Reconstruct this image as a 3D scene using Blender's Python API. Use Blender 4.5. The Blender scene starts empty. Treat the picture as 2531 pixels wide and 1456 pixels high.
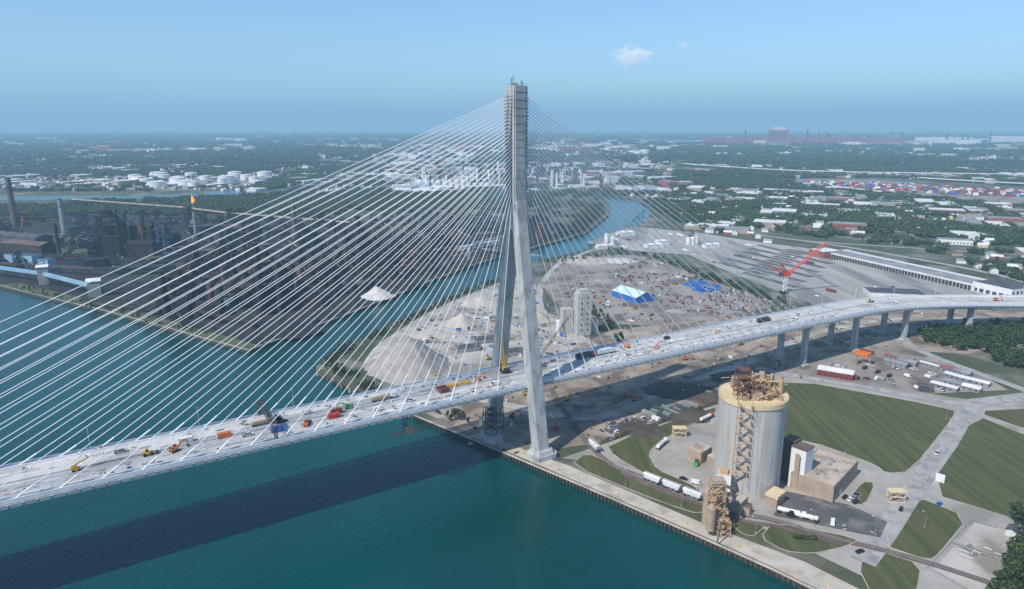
import bpy, math, random
from mathutils import Vector, noise
R=random.Random(7)
C=bpy.context.scene.collection
# ------------------------------------------------------------ materials
def mat(name,c1,c2=None,scale=0.1,rough=0.85,lo=.38,hi=.62,bump=0.0,bscale=None,metal=0.0,c3=None,s3=None,stretch=None,spec=None):
    m=bpy.data.materials.new(name); m.use_nodes=True
    nt=m.node_tree; N=nt.nodes; L=nt.links; b=N['Principled BSDF']
    b.inputs['Roughness'].default_value=rough; b.inputs['Metallic'].default_value=metal
    if spec is not None: b.inputs['Specular IOR Level'].default_value=spec
    g=N.new('ShaderNodeNewGeometry'); vec=g.outputs['Position']
    if stretch:
        mp=N.new('ShaderNodeMapping'); mp.inputs['Rotation'].default_value[2]=stretch[3]; mp.inputs['Scale'].default_value=stretch[:3]
        L.new(vec,mp.inputs['Vector']); vec=mp.outputs['Vector']
    b.inputs['Base Color'].default_value=(*c1,1)
    if c2:
        n=N.new('ShaderNodeTexNoise'); n.inputs['Scale'].default_value=scale; n.inputs['Detail'].default_value=7; n.inputs['Roughness'].default_value=.62
        L.new(vec,n.inputs['Vector'])
        r=N.new('ShaderNodeValToRGB'); r.color_ramp.elements[0].position=lo; r.color_ramp.elements[1].position=hi
        r.color_ramp.elements[0].color=(*c1,1); r.color_ramp.elements[1].color=(*c2,1)
        L.new(n.outputs['Fac'],r.inputs['Fac']); out=r.outputs['Color']
        if c3:
            n3=N.new('ShaderNodeTexNoise'); n3.inputs['Scale'].default_value=s3; n3.inputs['Detail'].default_value=5
            L.new(vec,n3.inputs['Vector'])
            r3=N.new('ShaderNodeValToRGB'); r3.color_ramp.elements[0].position=.52; r3.color_ramp.elements[1].position=.62
            r3.color_ramp.elements[0].color=(0,0,0,1); r3.color_ramp.elements[1].color=(1,1,1,1)
            L.new(n3.outputs['Fac'],r3.inputs['Fac'])
            mx=N.new('ShaderNodeMixRGB'); L.new(r3.outputs['Color'],mx.inputs['Fac']); L.new(out,mx.inputs[1]); mx.inputs[2].default_value=(*c3,1)
            out=mx.outputs['Color']
        L.new(out,b.inputs['Base Color'])
    if bump:
        n2=N.new('ShaderNodeTexNoise'); n2.inputs['Scale'].default_value=bscale or scale*4; n2.inputs['Detail'].default_value=6
        L.new(g.outputs['Position'],n2.inputs['Vector'])
        bp=N.new('ShaderNodeBump'); bp.inputs['Strength'].default_value=1; bp.inputs['Distance'].default_value=bump
        L.new(n2.outputs['Fac'],bp.inputs['Height']); L.new(bp.outputs['Normal'],b.inputs['Normal'])
    return m
M={}
def DM(k,*a,**kw): M[k]=mat(k,*a,**kw)
DM('water_surface',(0.0,0.040,0.038),(0.0,0.060,0.058),scale=.006,rough=.2,bump=.3,bscale=.3,spec=.26,stretch=(1,.45,1,.5))
DM('channel_water',(0.0,0.070,0.10),(0.0,0.095,0.13),scale=.01,rough=.2,bump=.2,bscale=.3,spec=.35)
DM('scrub_ground',(.045,.062,.026),(.095,.105,.055),scale=.012,c3=(.19,.18,.145),s3=.016)
DM('grass_scrub',(.05,.07,.022),(.11,.12,.05),scale=.08)
DM('lawn',(.056,.070,.017),(.098,.102,.034),scale=.22,lo=.40,hi=.60,stretch=(1,.04,1,math.radians(-58)),c3=(.085,.088,.030),s3=.05)
DM('lawn_across',(.055,.070,.017),(.096,.102,.033),scale=.22,lo=.40,hi=.60,stretch=(1,.04,1,math.radians(30)),c3=(.095,.088,.034),s3=.05)
DM('coal_ground',(.008,.008,.010),(.034,.029,.026),scale=.02,c3=(.032,.040,.018),s3=.009)
DM('gravel_light',(.33,.31,.27),(.49,.46,.41),scale=.035,c3=(.25,.23,.185),s3=.025)
DM('dirt',(.22,.17,.125),(.40,.335,.26),scale=.035,c3=(.15,.115,.085),s3=.04)
DM('yard_dirt',(.20,.175,.145),(.34,.30,.255),scale=.02,c3=(.14,.12,.10),s3=.03)
DM('concrete_pavement',(.31,.29,.255),(.40,.375,.335),scale=.06,c3=(.25,.235,.205),s3=.03)
DM('quay_concrete',(.42,.37,.30),(.53,.48,.40),scale=.10,c3=(.36,.32,.26),s3=.08)
DM('yard_concrete',(.31,.295,.265),(.42,.40,.36),scale=.02,stretch=(1,.15,1,math.radians(-30)),c3=(.20,.195,.185),s3=.03)
DM('asphalt',(.07,.07,.07),(.12,.118,.115),scale=.05,c3=(.17,.165,.155),s3=.07)
DM('road_concrete',(.31,.30,.285),(.40,.39,.37),scale=.08,c3=(.25,.24,.23),s3=.12)
DM('deck_concrete',(.48,.47,.45),(.60,.59,.565),scale=.12,c3=(.40,.39,.37),s3=.06)
DM('tower_concrete',(.35,.36,.355),(.48,.485,.48),scale=.16,stretch=(1,1,.35,0),bump=.03,bscale=1.2,c3=(.30,.31,.305),s3=.3)
DM('silo_concrete',(.42,.405,.375),(.52,.505,.475),scale=.16,stretch=(1,1,.06,0),c3=(.36,.345,.32),s3=.5)
DM('white_steel',(.72,.73,.74),(.80,.81,.81),scale=.3,rough=.5)
DM('cable_white',(.82,.83,.84),rough=.45)
DM('sheet_pile',(.05,.04,.032),(.11,.085,.065),scale=.6)
DM('dark_steel',(.03,.031,.033),(.07,.07,.07),scale=.3,rough=.6)
DM('grey_steel',(.20,.21,.22),(.30,.31,.32),scale=.3,rough=.6)
DM('rust',(.12,.052,.030),(.19,.10,.06),scale=.15)
DM('mill_brown',(.022,.015,.013),(.060,.042,.034),scale=.09)
DM('mill_black',(.008,.008,.009),(.026,.025,.025),scale=.09)
DM('mill_grey',(.045,.048,.052),(.10,.10,.10),scale=.08)
DM('mill_blue',(.03,.065,.11),(.06,.11,.17),scale=.05)
DM('light_blue_cladding',(.20,.37,.52),(.28,.44,.58),scale=.05)
DM('tan_steel',(.42,.27,.145),(.57,.39,.23),scale=.6)
DM('tan_wall',(.34,.26,.19),(.42,.33,.25),scale=.2)
DM('tan_roof',(.40,.32,.25),(.53,.45,.38),scale=.08,c3=(.30,.23,.17),s3=.12)
DM('cream',(.62,.48,.28),(.70,.56,.36),scale=.2)
DM('white_paint',(.72,.72,.71),(.80,.80,.79),scale=.3,rough=.5)
DM('roof_white',(.60,.60,.59),(.74,.74,.73),scale=.1)
DM('roof_dark',(.05,.052,.06),(.10,.10,.11),scale=.08)
DM('roof_grey',(.20,.20,.21),(.32,.32,.32),scale=.05)
DM('roof_brown',(.11,.075,.06),(.17,.13,.105),scale=.05)
DM('brick',(.24,.08,.055),(.32,.13,.09),scale=.2)
DM('brick_far',(.26,.07,.075),(.34,.11,.11),scale=.02)
DM('glass',(.02,.025,.03),rough=.1)
DM('rubber',(.02,.02,.02))
DM('red',(.48,.035,.02),(.58,.06,.04),scale=.4,rough=.5)
DM('dark_red',(.16,.035,.03),(.23,.05,.045),scale=.4,rough=.6)
DM('orange',(.66,.16,.03),(.74,.20,.04),scale=.4,rough=.5)
DM('yellow',(.64,.36,.04),(.70,.42,.06),scale=.4,rough=.5)
DM('green',(.05,.35,.05),rough=.5)
DM('blue',(.02,.12,.42),(.04,.17,.5),scale=.2,rough=.5)
DM('roof_blue_white',(.48,.61,.74),(.60,.71,.80),scale=.1)
DM('teal_container',(.13,.22,.21),(.19,.28,.26),scale=.3)
DM('black_paint',(.015,.015,.018),rough=.25)
DM('silver',(.42,.43,.44),rough=.3,metal=.3)
DM('gravel_pile',(.27,.25,.225),(.36,.335,.305),scale=.12,bump=.5,bscale=.25)
DM('sand_pile',(.40,.36,.30),(.50,.45,.385),scale=.08,bump=.5,bscale=.3)
DM('white_pile',(.50,.475,.435),(.61,.585,.55),scale=.1,bump=.5,bscale=.3)
DM('coal_pile',(.010,.010,.011),(.026,.025,.025),scale=.1,bump=.3,bscale=.3)
DM('brown_soil',(.06,.048,.036),(.10,.08,.06),scale=.1,bump=.3,bscale=.3)
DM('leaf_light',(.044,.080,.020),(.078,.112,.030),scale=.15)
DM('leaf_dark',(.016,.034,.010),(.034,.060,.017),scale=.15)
DM('bark',(.09,.07,.05))
def emis(name,c,s):
    m=bpy.data.materials.new(name); m.use_nodes=True; b=m.node_tree.nodes['Principled BSDF']
    b.inputs['Base Color'].default_value=(*c,1); b.inputs['Emission Color'].default_value=(*c,1); b.inputs['Emission Strength'].default_value=s; M[name]=m
emis('flame',(1,.22,.015),2.0)
# ------------------------------------------------------------ mesh builder
class MB:
    def __init__(s): s.v=[];s.f=[];s.m=[];s.mats=[]
    def mi(s,k):
        if k not in s.mats: s.mats.append(k)
        return s.mats.index(k)
    def add(s,vs,fs,k):
        o=len(s.v); i=s.mi(k); s.v+=[tuple(q) for q in vs]
        for f in fs: s.f.append([o+j for j in f]); s.m.append(i)
    def frus(s,cx,cy,z0,z1,a,b,k,rot=0,off=(0,0),top=None):
        c,sn=math.cos(rot),math.sin(rot); vs=[]
        for z,(sx,sy),o in ((z0,a,(0,0)),(z1,b,off)):
            for dx,dy in ((-1,-1),(1,-1),(1,1),(-1,1)):
                x=dx*sx/2+o[0]; y=dy*sy/2+o[1]; vs.append((cx+x*c-y*sn,cy+x*sn+y*c,z))
        s.add(vs,[(3,2,1,0),(0,1,5,4),(1,2,6,5),(2,3,7,6),(3,0,4,7)],k)
        s.add(vs[4:],[(0,1,2,3)],top or k)
    def box(s,cx,cy,z0,sx,sy,h,k,rot=0,top=None): s.frus(cx,cy,z0,z0+h,(sx,sy),(sx,sy),k,rot,top=top)
    def gable(s,cx,cy,z0,sx,sy,h,rh,k,kr,rot=0,ov=.4):
        c,sn=math.cos(rot),math.sin(rot)
        T=lambda x,y,z:(cx+x*c-y*sn,cy+x*sn+y*c,z)
        x,y=sx/2,sy/2
        vs=[T(-x,-y,z0),T(x,-y,z0),T(x,y,z0),T(-x,y,z0),T(-x,-y,z0+h),T(x,-y,z0+h),T(x,y,z0+h),T(-x,y,z0+h),T(-x,0,z0+h+rh),T(x,0,z0+h+rh)]
        s.add(vs,[(0,1,5,4),(1,2,6,9,5),(2,3,7,6),(3,0,4,8,7)],k)
        e=.15;x+=ov; y2=y+ov; zl=z0+h-rh*ov/y+e
        vs=[T(-x,-y2,zl),T(x,-y2,zl),T(x,0,z0+h+rh+e),T(-x,0,z0+h+rh+e),T(x,y2,zl),T(-x,y2,zl)]
        s.add(vs,[(0,1,2,3),(3,2,4,5)],kr)
    def cyl(s,p0,p1,r0,k,r1=None,n=10,caps=True):
        p0=Vector(p0);p1=Vector(p1); r1=r0 if r1 is None else r1
        d=(p1-p0).normalized(); u=d.cross(Vector((0,0,1)))
        if u.length<1e-3: u=Vector((1,0,0))
        u.normalize(); w=u.cross(d)*-1
        vs=[]
        for p,r in ((p0,r0),(p1,r1)):
            for i in range(n):
                t=2*math.pi*i/n; vs.append(p+u*r*math.cos(t)+w*r*math.sin(t))
        fs=[(i,(i+1)%n,n+(i+1)%n,n+i) for i in range(n)]
        if caps: fs+=[tuple(range(n))[::-1],tuple(range(n,2*n))]
        s.add(vs,fs,k)
    def beam(s,p0,p1,t,k,t2=None): s.cyl(p0,p1,t*.7,k,n=4)
    def bar(s,p0,p1,w,h,k):
        p0=Vector(p0);p1=Vector(p1);d=(p1-p0).normalized();u=d.cross(Vector((0,0,1))).normalized();z=u.cross(d)
        vs=[p+u*a*w/2+z*b*h/2 for p in (p0,p1) for a,b in ((-1,-1),(1,-1),(1,1),(-1,1))]
        s.add(vs,[(3,2,1,0),(4,5,6,7),(0,1,5,4),(1,2,6,5),(2,3,7,6),(3,0,4,7)],k)
    def truss(s,p0,p1,w,seg,t,k,w1=None):
        p0=Vector(p0);p1=Vector(p1);d=(p1-p0).normalized();u=d.cross(Vector((0,0,1)))
        if u.length<1e-3:u=Vector((1,0,0))
        u.normalize();z=u.cross(d); w1=w if w1 is None else w1
        P=lambda i,a,b:(p0.lerp(p1,i/seg)+(u*a+z*b)*((w+(w1-w)*i/seg)/2))
        cs=((-1,-1),(1,-1),(1,1),(-1,1))
        for c in cs: s.beam(P(0,*c),P(seg,*c),t,k)
        for i in range(seg):
            for j in range(4):
                a=cs[j];b=cs[(j+1)%4]
                if i%2:a,b=b,a
                s.beam(P(i,*a),P(i+1,*b),t*.7,k)
    def poly(s,pts,z,k): s.add([(x,y,z) for x,y in pts],[tuple(range(len(pts)))],k)
    def mesh(s,name,smooth=False):
        me=bpy.data.meshes.new(name); me.from_pydata(s.v,[],s.f)
        for k in s.mats: me.materials.append(M[k])
        me.polygons.foreach_set('material_index',s.m)
        if smooth: me.polygons.foreach_set('use_smooth',[True]*len(s.f))
        me.update(); return me
    def obj(s,name,parent=None,smooth=False): return place(s.mesh(name,smooth),name,parent=parent)
def place(me,name,loc=(0,0,0),rot=0,sc=1,parent=None):
    o=bpy.data.objects.new(name,me); C.objects.link(o); o.location=loc; o.rotation_euler=(0,0,rot); o.scale=(sc,sc,sc)
    if parent: o.parent=parent
    return o
def empty(name):
    o=bpy.data.objects.new(name,None); C.objects.link(o); return o
def ccw(p):
    a=sum(p[i][0]*p[(i+1)%len(p)][1]-p[(i+1)%len(p)][0]*p[i][1] for i in range(len(p)))
    return p if a>0 else p[::-1]
def inside(x,y,p):
    r=False;j=len(p)-1
    for i in range(len(p)):
        if (p[i][1]>y)!=(p[j][1]>y) and x<(p[j][0]-p[i][0])*(y-p[i][1])/(p[j][1]-p[i][1])+p[i][0]: r=not r
        j=i
    return r
def smoothpoly(p,it=1):
    for _ in range(it):
        q=[]
        for i in range(len(p)):
            a=p[i];b=p[(i+1)%len(p)]
            q+=[(a[0]*.8+b[0]*.2,a[1]*.8+b[1]*.2),(a[0]*.2+b[0]*.8,a[1]*.2+b[1]*.8)]
        p=q
    return p
def sheet(name,pts,z,k,sm=0):
    b=MB(); b.poly(ccw(smoothpoly(pts,sm) if sm else pts),z,k); return b.obj(name)
def ribbon(name,pts,w,z,k,marks=False):
    L=[]; Rr=[]
    for i,p in enumerate(pts):
        a=Vector(pts[max(i-1,0)]); c=Vector(pts[min(i+1,len(pts)-1)]); d=(c-a).normalized(); n=Vector((-d.y,d.x))*w/2
        L.append((p[0]+n.x,p[1]+n.y)); Rr.append((p[0]-n.x,p[1]-n.y))
    b=MB(); 
    for i in range(len(pts)-1): b.poly([Rr[i],Rr[i+1],L[i+1],L[i]],z,k)
    return b.obj(name)
def catmull(P,n=6):
    out=[];Q=[P[0]]+list(P)+[P[-1]]
    for i in range(1,len(Q)-2):
        for j in range(n):
            t=j/n; r=[]
            for d in range(len(P[0])):
                a,b,c,e=Q[i-1][d],Q[i][d],Q[i+1][d],Q[i+2][d]
                r.append(.5*(2*b+(c-a)*t+(2*a-5*b+4*c-e)*t*t+(3*b-a-3*c+e)*t**3))
            out.append(tuple(r))
    out.append(tuple(P[-1])); return out
# ------------------------------------------------------------ land and water
shoreE=[(140,250),(132,259),(118,274),(94,297),(52,336),(0,383),(-30,410),(-70,445),(-98,474),(-132,503),(-163,535),(-165,547),(-149,605),(-114,695),(-94,745),(-66,802),(-34,857),(-5,915),(42,1015),(98,1076),(160,1165),(250,1365),(318,1558),(345,1719),(335,1880)]
shoreI=[(-651,845),(-548,782),(-453,727),(-355,664),(-296,624),(-238,587),(-219,624),(-180,702),(-149,772),(-112,857),(-72,946),(-22,1035),(37,1121),(98,1213),(142,1285),(222,1558),(250,1737),(250,1880)]
coastL=[(-60000,24000),(-6000,3300),(-2200,1500),(-1300,1130),(-900,960)]
coastR=[(60000,-20000),(3000,-1500),(900,-420),(400,20),(220,172)]
shore=coastL+shoreI+[(220,2000),(240,2060),(290,2040)]+shoreE[::-1]+coastR[::-1]
land=shore+[(60000,60000),(-60000,60000)]
b=MB(); b.poly(ccw(land),0,'scrub_ground')
for i in range(len(shore)-1):
    p,q=shore[i],shore[i+1]
    b.add([(p[0],p[1],0),(q[0],q[1],0),(q[0],q[1],-6),(p[0],p[1],-6)],[(0,1,2,3)],'sheet_pile')
b.obj('ground')
b=MB(); b.add([(-60000,-20000,-3),(60000,-20000,-3),(60000,60000,-3),(-60000,60000,-3)],[(0,1,2,3)],'water_surface'); b.obj('water')
sheet('water',[(-66,1000),(60,980),(420,1540),(420,2100),(150,2100),(60,1250)],-2.9,'channel_water')
b=MB()
for p,q in zip(shoreE[:8],shoreE[1:8]): b.bar((p[0],p[1],.1),(q[0],q[1],.1),1.2,.5,'quay_concrete')
for p,q in zip(shoreE[:7],shoreE[1:8]):
    P0,P1=Vector(p),Vector(q); n=int((P1-P0).length/2.4)
    for i in range(n):
        c=P0.lerp(P1,i/n); b.box(c.x-.5,c.y-.5,-5,.7,.7,4.7,'dark_steel',rot=-.78)
b.obj('quay_wall')
b=MB()
for p,q in zip(shoreI[:12],shoreI[1:13]): b.bar((p[0],p[1],.1),(q[0],q[1],.1),1.3,.6,'concrete_pavement')
b.obj('island_quay_wall')
b=MB()
for p,q in zip(shoreE[7:18],shoreE[8:19]):
    P0,P1=Vector(p),Vector(q); n=int((P1-P0).length/1.4)
    for i in range(n):
        c=P0.lerp(P1,R.random()); x=c.x+R.uniform(-2.2,2.2); y=c.y+R.uniform(-2.2,2.2); s=R.uniform(.8,2.4)
        b.frus(x,y,-3.4,R.uniform(-1.5,.6),(s,s*.8),(s*.5,s*.4),R.choice(['roof_brown','grass_scrub','sheet_pile','gravel_pile']),rot=R.uniform(0,3))
b.obj('riprap')
zug=[(-900,965),(-651,850),(-453,732),(-296,630),(-240,594),(-222,630),(-182,706),(-152,776),(-116,860),(-76,950),(-26,1040),(30,1125),(90,1215),(130,1290),(60,1450),(-100,1500),(-350,1430),(-560,1490),(-900,1560),(-1250,1500),(-1250,1150)]
sheet('coal_yard_ground',zug,.1,'coal_ground')
sheet('riverbank_path',[(-651,847),(-453,729),(-296,626),(-240,590),(-236,602),(-293,640),(-450,745),(-640,860)],.2,'grass_scrub')
sheet('island_grass',[(-560,990),(-380,900),(-330,960),(-420,1080),(-560,1100)],.2,'grass_scrub',1)
sheet('island_grass',[(-900,1130),(-720,1040),(-620,1150),(-700,1300),(-900,1280)],.2,'grass_scrub',1)
sheet('gravel_yard',[(-128,548),(-126,600),(-98,695),(-78,745),(-50,800),(-18,855),(0,900),(30,870),(33,720),(64,680),(70,620),(60,560),(20,500),(-20,466),(-56,470),(-88,497),(-115,522)],.1,'gravel_light',1)
sheet('dirt_ground',[(-88,471),(-60,446),(-25,412),(2,388),(20,390),(60,402),(147,463),(221,530),(260,560),(330,590),(404,575),(470,610),(620,640),(620,700),(520,725),(349,730),(250,700),(100,650),(60,600),(20,520),(-20,476),(-60,474)],.18,'dirt')
sheet('site_pavement',[(30,380),(62,372),(103,333),(160,265),(200,230),(330,240),(420,380),(460,500),(406,490),(336,472),(276,505),(221,535),(147,462),(60,400)],.2,'concrete_pavement')
quay=[(140,252),(118,276),(94,299),(52,338),(1,385),(-28,410),(-20,416),(16,384),(33,371),(98,309),(136,278),(155,255),(156,245)]
sheet('quay_pavement',quay,.3,'quay_concrete')
for j,q in enumerate([[(35,371),(46,387),(62,371),(75,355),(103,331),(99,317),(81,329)],
 [(60,398),(147,459),(144,448),(98,407),(84,387),(85,366),(100,350),(105,341),(103,335),(79,358),(63,382)],
 [(158,470),(218,516),(317,454),(305,438),(233,363),(218,361),(217,371),(209,382),(193,401),(160,415),(140,400)],
 [(324,445),(336,413),(344,392),(400,300),(340,220),(270,297),(262,311),(228,341)],
 [(328,450),(367,455),(460,470),(450,420),(400,380),(357,410),(342,421)],
 [(220,337),(236,315),(202,284),(194,279),(178,292)],[(159,275),(174,287),(189,276),(173,253),(155,253)],
 [(122,297),(134,311),(171,296),(161,290),(142,284),(130,286)],[(114,315),(129,308),(118,297),(112,304)],
 [(180,330),(200,352),(206,350),(188,326)]]):
    sheet('lawn',q,.32,'lawn' if j==2 else 'lawn_across',1)
    qs=smoothpoly(q,1); kb=MB()
    for p0,p1 in zip(qs,qs[1:]+qs[:1]): kb.bar((p0[0],p0[1],.36),(p1[0],p1[1],.36),.35,.22,'quay_concrete')
    kb.obj('kerb')
ribbon('road',catmull([(460,488),(405,478),(381,474),(336,461),(276,398),(220,339),(188,304),(163,278)]),11,.38,'road_concrete')
ribbon('road',catmull([(205,540),(221,525),(276,494),(309,470),(336,461)]),9,.42,'road_concrete')
ribbon('road',catmull([(330,700),(360,643),(369,571),(385,516),(392,490),(388,474)]),9,.46,'road_concrete')
ribbon('road',catmull([(150,1130),(110,1060),(70,985),(44,881),(34,813),(33,719),(50,655),(75,600),(60,540)]),8,.35,'gravel_light')
ribbon('road',catmull([(-110,560),(-60,500),(0,460),(60,440),(130,500),(210,560),(300,640),(420,690),(600,680)]),9,.3,'gravel_light')
for pp,kk in (([(20,430),(60,452),(100,490),(160,530),(230,600)],'yard_dirt'),([(30,480),(70,470),(110,510),(180,575),(260,640),(350,670)],'yard_dirt'),([(-20,600),(10,640),(20,720),(0,800)],'dirt')): ribbon('dirt_track',catmull(pp),4.5,.33,kk)
sheet('parking_lot',[(152,341),(180,327),(192,311),(181,297),(136,317)],.4,'asphalt')
b=MB()
for i in range(9):
    x=178+i*1.3; y=326+i*1.9; b.poly(ccw([(x,y),(x+.15,y+.1),(x+4.3,y-3.2),(x+4.15,y-3.3)]),.404,'white_paint')
b.obj('parking_bay_markings')
sheet('gravel_pad',[(236,310),(255,297),(204,250),(192,272)],.44,'gravel_light')
sheet('trailer_yard_ground',[(240,545),(222,532),(309,482),(380,490),(382,516),(364,570),(352,620),(300,590)],.3,'yard_dirt')
yard=[(34,881),(80,990),(144,1062),(211,1048),(259,881),(309,736),(177,657),(97,672),(52,736)]
sheet('storage_yard_ground',yard,.14,'yard_dirt',1)
tyard=[(129,1170),(240,1365),(349,1285),(417,1191),(508,1091),(560,840),(500,750),(343,745),(315,857),(276,1055),(193,1091)]
sheet('truck_yard_ground',tyard,.22,'yard_concrete')
sheet('truck_yard_ground',[(560,840),(500,750),(640,745),(900,760),(900,800),(640,830)],.24,'yard_concrete')
b=MB()
for i in range(9):
    for j in range(2):
        x=330+i*22+j*10; yy=800+i*30+j*100
        if inside(x,yy,tyard) and inside(x-35,yy+94,tyard): b.poly(ccw([(x,yy),(x+11,yy+4),(x-28,yy+96),(x-39,yy+92)]),.30,'asphalt')
b.obj('asphalt_lanes')
sheet('water',[(-940,2030),(-778,2343),(-667,2740),(-577,3032),(-520,3050),(-600,2740),(-690,2330),(-800,2030),(-1100,1880),(-1500,1850),(-2200,2000),(-2200,2080),(-1500,1960),(-1100,1980)],.3,'channel_water')
# ------------------------------------------------------------ bridge
T=Vector((2.6,406.6)); A=Vector((.8453,.5344)); Nn=Vector((.5344,-.8453))
ctrl=[(T.x+A.x*s,T.y+A.y*s) for s in range(-480,301,60)]+[(333.6,615),(406,641),(510,657),(700,668),(1000,672),(1300,672)]
pth=catmull(ctrl,12)
cum=[-480]
for i in range(1,len(pth)): cum.append(cum[-1]+(Vector(pth[i])-Vector(pth[i-1])).length)
def dz(s):
    pts=[(-480,47),(-250,46.5),(0,44),(270,39),(390,35),(570,28),(1000,20),(1400,14)]
    for i in range(len(pts)-1):
        if s<=pts[i+1][0]: t=(s-pts[i][0])/(pts[i+1][0]-pts[i][0]); return pts[i][1]+t*(pts[i+1][1]-pts[i][1])
    return 14
def fr(s,n=0,z=0):
    i=0
    while i<len(cum)-2 and cum[i+1]<s: i+=1
    t=(s-cum[i])/(cum[i+1]-cum[i]); p=Vector(pth[i]).lerp(Vector(pth[i+1]),t)
    a=Vector(pth[min(i+2,len(pth)-1)])-Vector(pth[max(i-1,0)]); a.normalize()
    return Vector((p.x+a.y*n,p.y-a.x*n,dz(s)+z)), math.atan2(a.y,a.x)
br=empty('cable_stayed_bridge')
S=[x for x in range(-480,1200,10)]
FR={s:fr(s) for s in S}
def strip(b,n0,n1,z0,z1,k,s0=-480,s1=1190,top=None):
    vs=[];ss=[s for s in S if s0<=s<=s1]
    for s in ss:
        p,h=FR[s]; d=Vector((math.sin(h),-math.cos(h)))
        for n,z in ((n0,z0),(n1,z0),(n1,z1),(n0,z1)): vs.append((p.x+d.x*n,p.y+d.y*n,p.z+z))
    fs=[];ft=[]
    for i in range(len(ss)-1):
        a=4*i
        for j in range(4):
            q=(a+j,a+4+j,a+4+(j+1)%4,a+(j+1)%4)
            (ft if j==2 else fs).append(q)
    fs+=[(0,1,2,3),tuple(range(len(vs)-4,len(vs)))[::-1]]
    b.add(vs,fs,k); b.add(vs,ft,top or k)
b=MB()
strip(b,-18.9,18.9,-.5,0,'white_steel',top='deck_concrete')
for sg in (-1,1):
    a,c=sorted((sg*16.9,sg*18.6)); strip(b,a,c,-2.9,-.503,'white_steel')
    a,c=sorted((sg*18.5,sg*18.9)); strip(b,a,c,.0,1.25,'white_steel')
    a,c=sorted((sg*15.3,sg*15.8)); strip(b,a,c,.0,1.1,'white_steel')
    a,c=sorted((sg*18.903,sg*20.1)); strip(b,a,c,-1.1,-.7,'grey_steel')
    a,c=sorted((sg*15.803,sg*18.497)); strip(b,a,c,.004,.03,'grey_steel')
strip(b,-.35,.35,0,.85,'deck_concrete')
b.obj('deck',br)
b=MB()
for i in range(70):
    s=-300+i*9.2; 
    for sg in (-1,1):
        p,h=fr(s,sg*R.uniform(4,11),.006); b.box(p.x,p.y,p.z,R.uniform(3,10),R.uniform(.8,3),.03,R.choice(['grey_steel','gravel_pile','road_concrete','white_steel']),rot=h)
for s in range(-475,1180,10):
    p0,h=fr(s,-15.2,.008);p1,_=fr(s,15.2,.008); b.bar(p0,p1,.12,.02,'roof_grey')
b.obj('deck_formwork_mats',br)
b=MB()
for s in range(-480,1190,5):
    p0,h=fr(s,-18.7,-1.9); p1,_=fr(s,18.7,-1.9); b.bar(p0,p1,.5,1.9,'grey_steel')
    for sg in (-1,1):
        q0,_=fr(s,sg*18.95,-1.6); q1,_=fr(s,sg*20.0,-.6); b.bar(q0,q1,.35,.4,'white_steel')
b.obj('floor_beams',br)
# tower
b=MB()
def sect(z,nc,hn,ha,ch=.7):
    out=[]
    for x,y in ((-ha+ch,-hn),(ha-ch,-hn),(ha,-hn+ch),(ha,hn-ch),(ha-ch,hn),(-ha+ch,hn),(-ha,hn-ch),(-ha,-hn+ch)):
        p=T+A*x+Nn*(nc+y); out.append((p.x,p.y,z))
    return out
def loft(secs,k):
    vs=[v for s in secs for v in s]; n=8; fs=[]
    for i in range(len(secs)-1):
        for j in range(n): fs.append((i*n+j,(i+1)*n+j,(i+1)*n+(j+1)%n,i*n+(j+1)%n))
    fs+=[tuple(range(n)),tuple(range((len(secs)-1)*n,len(secs)*n))[::-1]]
    b.add(vs,fs,k)
FN=28.6
for sg in (-1,1):
    sec=[]
    for i in range(35):
        z=5+i*(154-5)/34; t=z/140
        nc=FN-(FN-4)*min(t,1) if z<140 else 4-(z-140)*.10
        w=1.0-.12*t
        sec.append(sect(z,sg*nc,3.7*w,4.55*w))
    loft(sec,'tower_concrete')
    for i in range(1,34):
        z=5+i*4.4; t=z/140
        if z<136:
            nc=FN-(FN-4)*t; w=1-.12*t
            loft([sect(z-.05,sg*nc,3.7*w+.03,4.55*w+.03),sect(z+.05,sg*nc,3.7*w+.03,4.55*w+.03)],'roof_grey')
    loft([sect(-1,sg*FN,6.8,8.6,2.2),sect(3.2,sg*FN,6.8,8.6,2.2)],'tower_concrete')
    loft([sect(3.2,sg*FN,5.8,7.2,1.8),sect(5.6,sg*FN,5.0,6.0,1.5)],'tower_concrete')
loft([sect(137,0,3.6,4.1,.5),sect(150,0,4.9,4.25,.6),sect(219,0,4.7,4.25,.6)],'tower_concrete')
for i in range(15):
    z=154+i*4.4; loft([sect(z,0,4.9,4.29,.5),sect(z+.1,0,4.9,4.29,.5)],'roof_grey')
for n0 in (-3.8,3.8):
    for f in (-1,1):
        p=T+A*(f*4.35)+Nn*n0; b.box(p.x,p.y,150,.5,1.4,68.6,'tower_concrete',rot=math.atan2(A.y,A.x))
p=T
for dx,dy,h in ((-3,2,4.5),(2.6,-1,2.8),(3.3,3.4,3),(-2,-3.4,5.5)): b.beam((p.x+dx,p.y+dy,219),(p.x+dx,p.y+dy,219+h),.25,'dark_steel')
b.box(p.x-1,p.y,219,3,2.5,1.6,'grey_steel')
for c in ((-4,-4),(4,-4),(4,4),(-4,4)):
    a1=T+A*c[0]+Nn*c[1]; c2={(-4,-4):(4,-4),(4,-4):(4,4),(4,4):(-4,4),(-4,4):(-4,-4)}[c]; a2=T+A*c2[0]+Nn*c2[1]
    b.beam((a1.x,a1.y,220.1),(a2.x,a2.y,220.1),.08,'grey_steel'); b.beam((a1.x,a1.y,219),(a1.x,a1.y,220.1),.1,'grey_steel')
b.obj('tower',br)
b=MB();ba=MB()
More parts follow.
